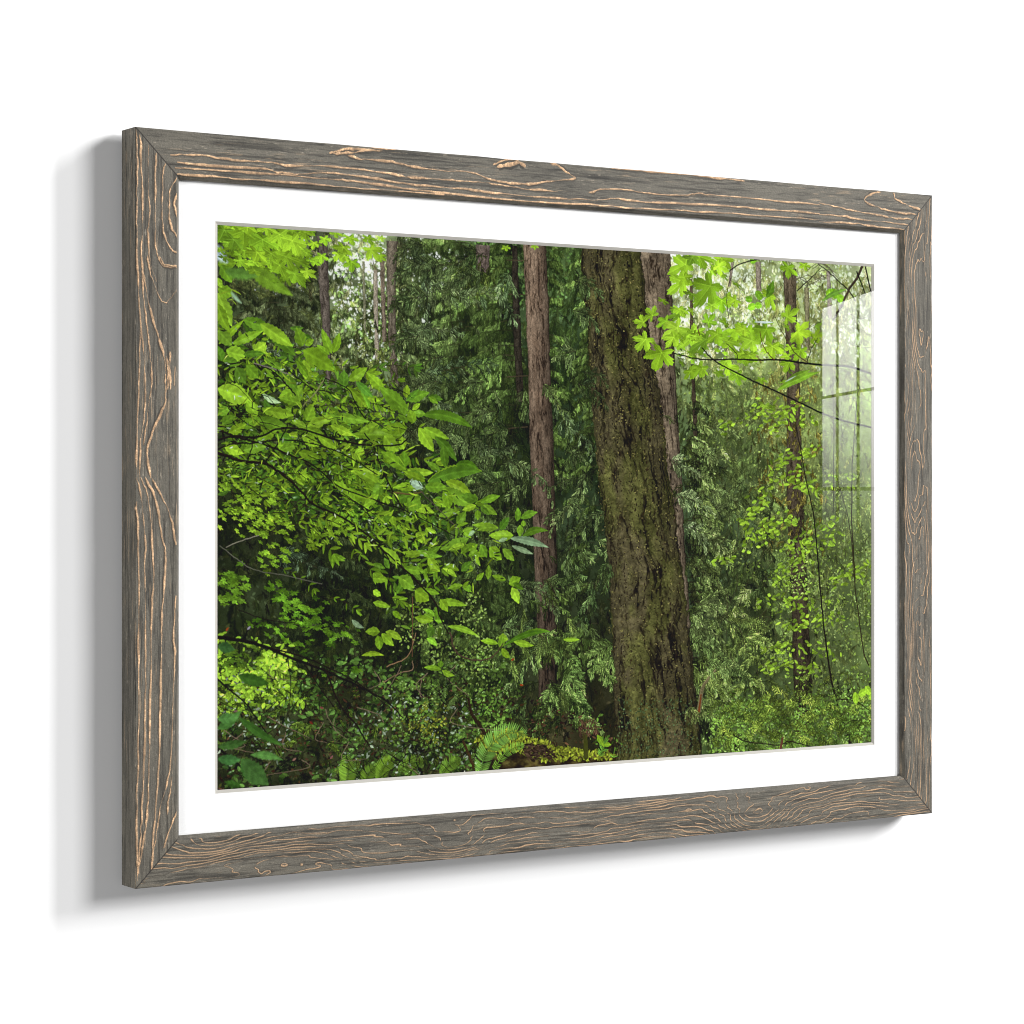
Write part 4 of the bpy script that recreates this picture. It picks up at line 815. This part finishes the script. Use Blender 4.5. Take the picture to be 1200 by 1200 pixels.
wood_mat, nt, bs = material('brushed grey wood')
wi = nt.nodes.new('ShaderNodeTexImage'); wi.image = sheet('wood grain', np.clip(lin(WOOD)/WOODLIT, .003, .9)); wi.extension = 'EXTEND'
nt.links.new(wi.outputs['Color'], bs.inputs['Base Color']); bs.inputs['Roughness'].default_value = .72; bs.inputs['Specular IOR Level'].default_value = .25
tc = nt.nodes.new('ShaderNodeTexCoord'); nz = nt.nodes.new('ShaderNodeTexNoise'); nz.inputs['Scale'].default_value = 420; nz.inputs['Detail'].default_value = 4
nt.links.new(tc.outputs['Object'], nz.inputs['Vector'])
bwn = nt.nodes.new('ShaderNodeRGBToBW'); nt.links.new(wi.outputs['Color'], bwn.inputs['Color'])
ad = nt.nodes.new('ShaderNodeMath'); ad.operation = 'MULTIPLY_ADD'; ad.inputs[1].default_value = 1.6; nt.links.new(bwn.outputs[0], ad.inputs[0])
mu = nt.nodes.new('ShaderNodeMath'); mu.operation = 'MULTIPLY'; mu.inputs[1].default_value = .5; nt.links.new(nz.outputs['Fac'], mu.inputs[0]); nt.links.new(mu.outputs[0], ad.inputs[2])
bp = nt.nodes.new('ShaderNodeBump'); bp.inputs['Strength'].default_value = .55; bp.inputs['Distance'].default_value = .0012
nt.links.new(ad.outputs[0], bp.inputs['Height']); nt.links.new(bp.outputs['Normal'], bs.inputs['Normal'])

wall_mat, nt, bs = material('matt white wall paint'); bs.inputs['Base Color'].default_value = (.88, .88, .88, 1); bs.inputs['Roughness'].default_value = .9; bs.inputs['Specular IOR Level'].default_value = 0
tc = nt.nodes.new('ShaderNodeTexCoord'); nz = nt.nodes.new('ShaderNodeTexNoise'); nz.inputs['Scale'].default_value = 260; nz.inputs['Detail'].default_value = 3; nt.links.new(tc.outputs['Object'], nz.inputs['Vector'])
bp = nt.nodes.new('ShaderNodeBump'); bp.inputs['Strength'].default_value = .04; bp.inputs['Distance'].default_value = .0005; nt.links.new(nz.outputs['Fac'], bp.inputs['Height']); nt.links.new(bp.outputs['Normal'], bs.inputs['Normal'])
def paper(name, c):
    m, nt, bs = material(name); bs.inputs['Roughness'].default_value = .9; bs.inputs['Specular IOR Level'].default_value = 0
    tc = nt.nodes.new('ShaderNodeTexCoord'); nz = nt.nodes.new('ShaderNodeTexNoise'); nz.inputs['Scale'].default_value = 900; nt.links.new(tc.outputs['Object'], nz.inputs['Vector'])
    mr = nt.nodes.new('ShaderNodeMapRange'); mr.inputs[3].default_value = .97; mr.inputs[4].default_value = 1.03; nt.links.new(nz.outputs['Fac'], mr.inputs[0])
    mx = nt.nodes.new('ShaderNodeVectorMath'); mx.operation = 'SCALE'; mx.inputs[0].default_value = c; nt.links.new(mr.outputs[0], mx.inputs[3]); nt.links.new(mx.outputs[0], bs.inputs['Base Color'])
    return m
mat_mat = paper('white mat board', (.93, .93, .925)); core_mat = paper('mat board core', (.50, .48, .44)); back_mat = paper('brown backing board', (.32, .24, .16))
glass_mat, nt, bs = material('picture glass'); nt.nodes.remove(bs); out = nt.nodes['Material Output']
tr = nt.nodes.new('ShaderNodeBsdfTransparent'); gl = nt.nodes.new('ShaderNodeBsdfGlossy'); gl.inputs['Roughness'].default_value = 0.0
lw = nt.nodes.new('ShaderNodeLayerWeight'); lw.inputs['Blend'].default_value = .5          # facing = 1-|cos|, the same from either side
pw = nt.nodes.new('ShaderNodeMath'); pw.operation = 'POWER'; pw.inputs[1].default_value = 5; nt.links.new(lw.outputs['Facing'], pw.inputs[0])
fr = nt.nodes.new('ShaderNodeMath'); fr.operation = 'MULTIPLY_ADD'; fr.inputs[1].default_value = .96; fr.inputs[2].default_value = .04; nt.links.new(pw.outputs[0], fr.inputs[0]); mx = nt.nodes.new('ShaderNodeMixShader')
nt.links.new(fr.outputs[0], mx.inputs[0]); nt.links.new(tr.outputs[0], mx.inputs[1]); nt.links.new(gl.outputs[0], mx.inputs[2]); nt.links.new(mx.outputs[0], out.inputs['Surface'])

# ---------------------------------------------------------------- the wall
w = build('wall', [(-6, 0, -3), (6, 0, -3), (6, 0, 6), (-6, 0, 6)], [(0, 1, 2, 3)], wall_mat); tag(w, 'plain matt white wall behind the framed forest print', kind='structure')

# ---------------------------------------------------------------- the framed picture
pic = bpy.data.objects.new('framed_picture', None); C_.objects.link(pic); pic.location = (0, -GAP, ZC)
tag(pic, 'large framed forest photograph in a weathered grey wood frame hung on the white wall', 'framed picture')
hw, hh = FW/2, FH/2
# one rail: sections at its two mitres; profile from the back outer edge round the face to the back of the lip
ED = .0012*S                                         # softened arris
prof = [(0, 0), (0, DEPTH-ED), (ED*.35, DEPTH-ED*.35), (ED, DEPTH), (RAIL-ED*.7, DEPTH), (RAIL, DEPTH-ED*.4), (RAIL+LIP_W, DEPTH-LIP_D), (RAIL+LIP_W, DEPTH-LIP_D-.0018), (RAIL+LIP_W-.006, DEPTH-LIP_D-.0018), (RAIL+LIP_W-.006, 0)]
def rail(side):
    """side 0 top, 1 right, 2 bottom, 3 left"""
    L = FW if side in (0, 2) else FH; vs = []; fs = []; us = []; n = 24
    def place(a, i, d):                              # along the rail, inwards, off the wall
        if side == 0: x, z = -hw+a, hh-i
        elif side == 2: x, z = -hw+a, -hh+i
        elif side == 3: x, z = -hw+i, -hh+a
        else: x, z = hw-i, -hh+a
        return (x, -d, z)
    def uv(x, z, d, k):
        if k == 0 or k >= 5:                                # outer side: own grain from the spare middle of the sheet
            a = z if side in (1, 3) else x
            q = ((.30 if side == 3 else .5)+(d/FW), .5+a/FH*.80) if side in (1, 3) else (.35+d/FW, .5+a/FW*.80)
            return q
        return ((x+hw)/FW, (z+hh)/FH)
    # the two raw edges of a sawn board are never dead straight: a slight waver along the outer arris
    import random; rr = random.Random(40+side)
    wav = [rr.gauss(0, .00022) for _ in range(n+1)]
    for s in range(n+1):
        for i, d in prof:
            a = i+(L-2*i)*s/n
            w_ = wav[s] if 0 < s < n and i <= ED and d > DEPTH*.5 else 0
            vs.append(place(a, i+w_, d))
    m = len(prof)
    for s in range(n):
        for k in range(m-1):
            q = [s*m+k, s*m+k+1, (s+1)*m+k+1, (s+1)*m+k]
            if side in (1, 2): q = q[::-1]
            fs.append(q)
            us.append([uv(vs[j][0], vs[j][2], -vs[j][1], k) for j in q])
    fs.append(list(range(m)) if side in (1, 2) else list(range(m))[::-1]); us.append([(.5, .5)]*m)
    fs.append([n*m+k for k in range(m)][::1 if side in (0, 3) else -1]); us.append([(.5, .5)]*m)
    o = build('frame_rail', vs, fs, wood_mat, pic, us)
    return o
for s in range(4): rail(s)
# mat board with its window, and the cut bevel
DM = DEPTH-LIP_D-.0034                                # board face just behind the lip and the glass
ox, oz = hw-RAIL-LIP_W+.005, hh-RAIL-LIP_W+.005; wx, wz = hw-RAIL-LIP_W-MAT_H, hh-RAIL-LIP_W-MAT_V
WX = .0024*S                                         # the window is cut a touch to the right of centre
def ring(name, ax, az, da, bx, bz, db, mat, parent, o=0.):
    v = [(o-ax,-da,-az),(o+ax,-da,-az),(o+ax,-da,az),(o-ax,-da,az),(WX-bx,-db,-bz),(WX+bx,-db,-bz),(WX+bx,-db,bz),(WX-bx,-db,bz)]
    return build(name, v, [(i, (i+1) % 4, (i+1) % 4+4, i+4) for i in range(4)], mat, parent)
mo = ring('mat_board', ox, oz, DM, wx, wz, DM, mat_mat, pic)
px, pz = wx-BEV_W, wz-BEV_W
ring('mat_bevel', wx, wz, DM, px, pz, DM-BEV_D, core_mat, mo, WX)
DP = DM-BEV_D-.0002
build('forest_print', [(WX-px-.002,-DP,-pz-.002),(WX+px+.002,-DP,-pz-.002),(WX+px+.002,-DP,pz+.002),(WX-px-.002,-DP,pz+.002)], [(0,1,2,3)], print_mat, pic,
      [[(-e, -e*1.5),(1+e, -e*1.5),(1+e, 1+e*1.5),(-e, 1+e*1.5)]] if (e := .002/(2*px)) else None)
DG = DM+.0004
GT = .0010
build('glass_pane', [(-ox,-DG,-oz),(ox,-DG,-oz),(ox,-DG,oz),(-ox,-DG,oz),(-ox,-DG-GT,-oz),(ox,-DG-GT,-oz),(ox,-DG-GT,oz),(-ox,-DG-GT,oz)], [(3,2,1,0),(4,5,6,7),(0,1,5,4),(1,2,6,5),(2,3,7,6),(3,0,4,7)], glass_mat, pic)
b_ = RAIL+LIP_W-.002
DB = .004
bo = build('backing_board', [(-ox,-DB,-oz),(ox,-DB,-oz),(ox,-DB,oz),(-ox,-DB,oz),(-ox,-DB-.003,-oz),(ox,-DB-.003,-oz),(ox,-DB-.003,oz),(-ox,-DB-.003,oz)], [(3,2,1,0),(4,5,6,7),(0,1,5,4),(1,2,6,5),(2,3,7,6),(3,0,4,7)], back_mat, pic)

# ---------------------------------------------------------------- the window whose panes the glass mirrors: daylight through nine panes on the wall to the right
def window_lights():
    c, s = math.cos(TH), math.sin(TH); f = 2946.74; D0 = 6.0*S
    yg = -GAP-DG
    def world_at(px_, py_, depth):                   # a point seen at this bearing and depth in the mirror, flipped to where it really is
        u, v = (px_-600)/f*depth, -(py_-573.2)/f*depth
        p = CAM+Vector((c, -s, 0))*u+Vector((s, c, 0))*depth+Vector((0, 0, v))
        return Vector((p.x, 2*yg-p.y, p.z))
    uv_, A = (366-600)/f, ((963-600)/f*D0, D0)
    def depth(px_):
        r = (px_-600)/f; t = (r*A[1]-A[0])/(uv_-r); return D0+t
    z0 = D0/f
    rows = [(362, 464.5), (468, 571), (575, 655)]; cols = [(963.3, 979.2), (982.6, 1003.2), (1007.2, 1031)]
    for a, b in cols:
        for r, (t, bt) in enumerate(rows):
            P0, P1 = world_at(a, 573.2, depth(a)), world_at(b, 573.2, depth(b))
            top, bot = CAM.z+(573.2-t)*z0, CAM.z+(573.2-bt)*z0
            mid = (P0+P1)/2; h = (P1-P0); wd = h.length; x = h.normalized(); y = Vector((0,0,1)); z = x.cross(y)
            ctr = Vector((mid.x, mid.y, (top+bot)/2))
            if z.dot(Vector((.3, 0, ZC))-ctr) > 0: x = -x; z = -z
            l = bpy.data.lights.new('window_pane', 'AREA'); l.shape = 'RECTANGLE'; l.size = wd; l.size_y = top-bot
            l.energy = PANE*math.pi*wd*(top-bot)
            l.use_nodes = True; n = l.node_tree; em = n.nodes['Emission']; g = n.nodes.new('ShaderNodeNewGeometry'); sp = n.nodes.new('ShaderNodeSeparateXYZ'); mr = n.nodes.new('ShaderNodeMapRange'); mr.interpolation_type = 'SMOOTHSTEP'
            mr.inputs[1].default_value = CAM.z+(573.2-650)*z0; mr.inputs[2].default_value = CAM.z+(573.2-390)*z0; mr.inputs[3].default_value = 0.0; mr.inputs[4].default_value = 1.0
            n.links.new(g.outputs['Position'], sp.inputs[0]); n.links.new(sp.outputs[2], mr.inputs[0]); n.links.new(mr.outputs[0], em.inputs['Strength'])
            o = bpy.data.objects.new('window_pane', l); C_.objects.link(o)
            o.matrix_world = Matrix.Translation(ctr) @ Matrix((x, y, z)).transposed().to_4x4()
PANE = 7.5
window_lights()
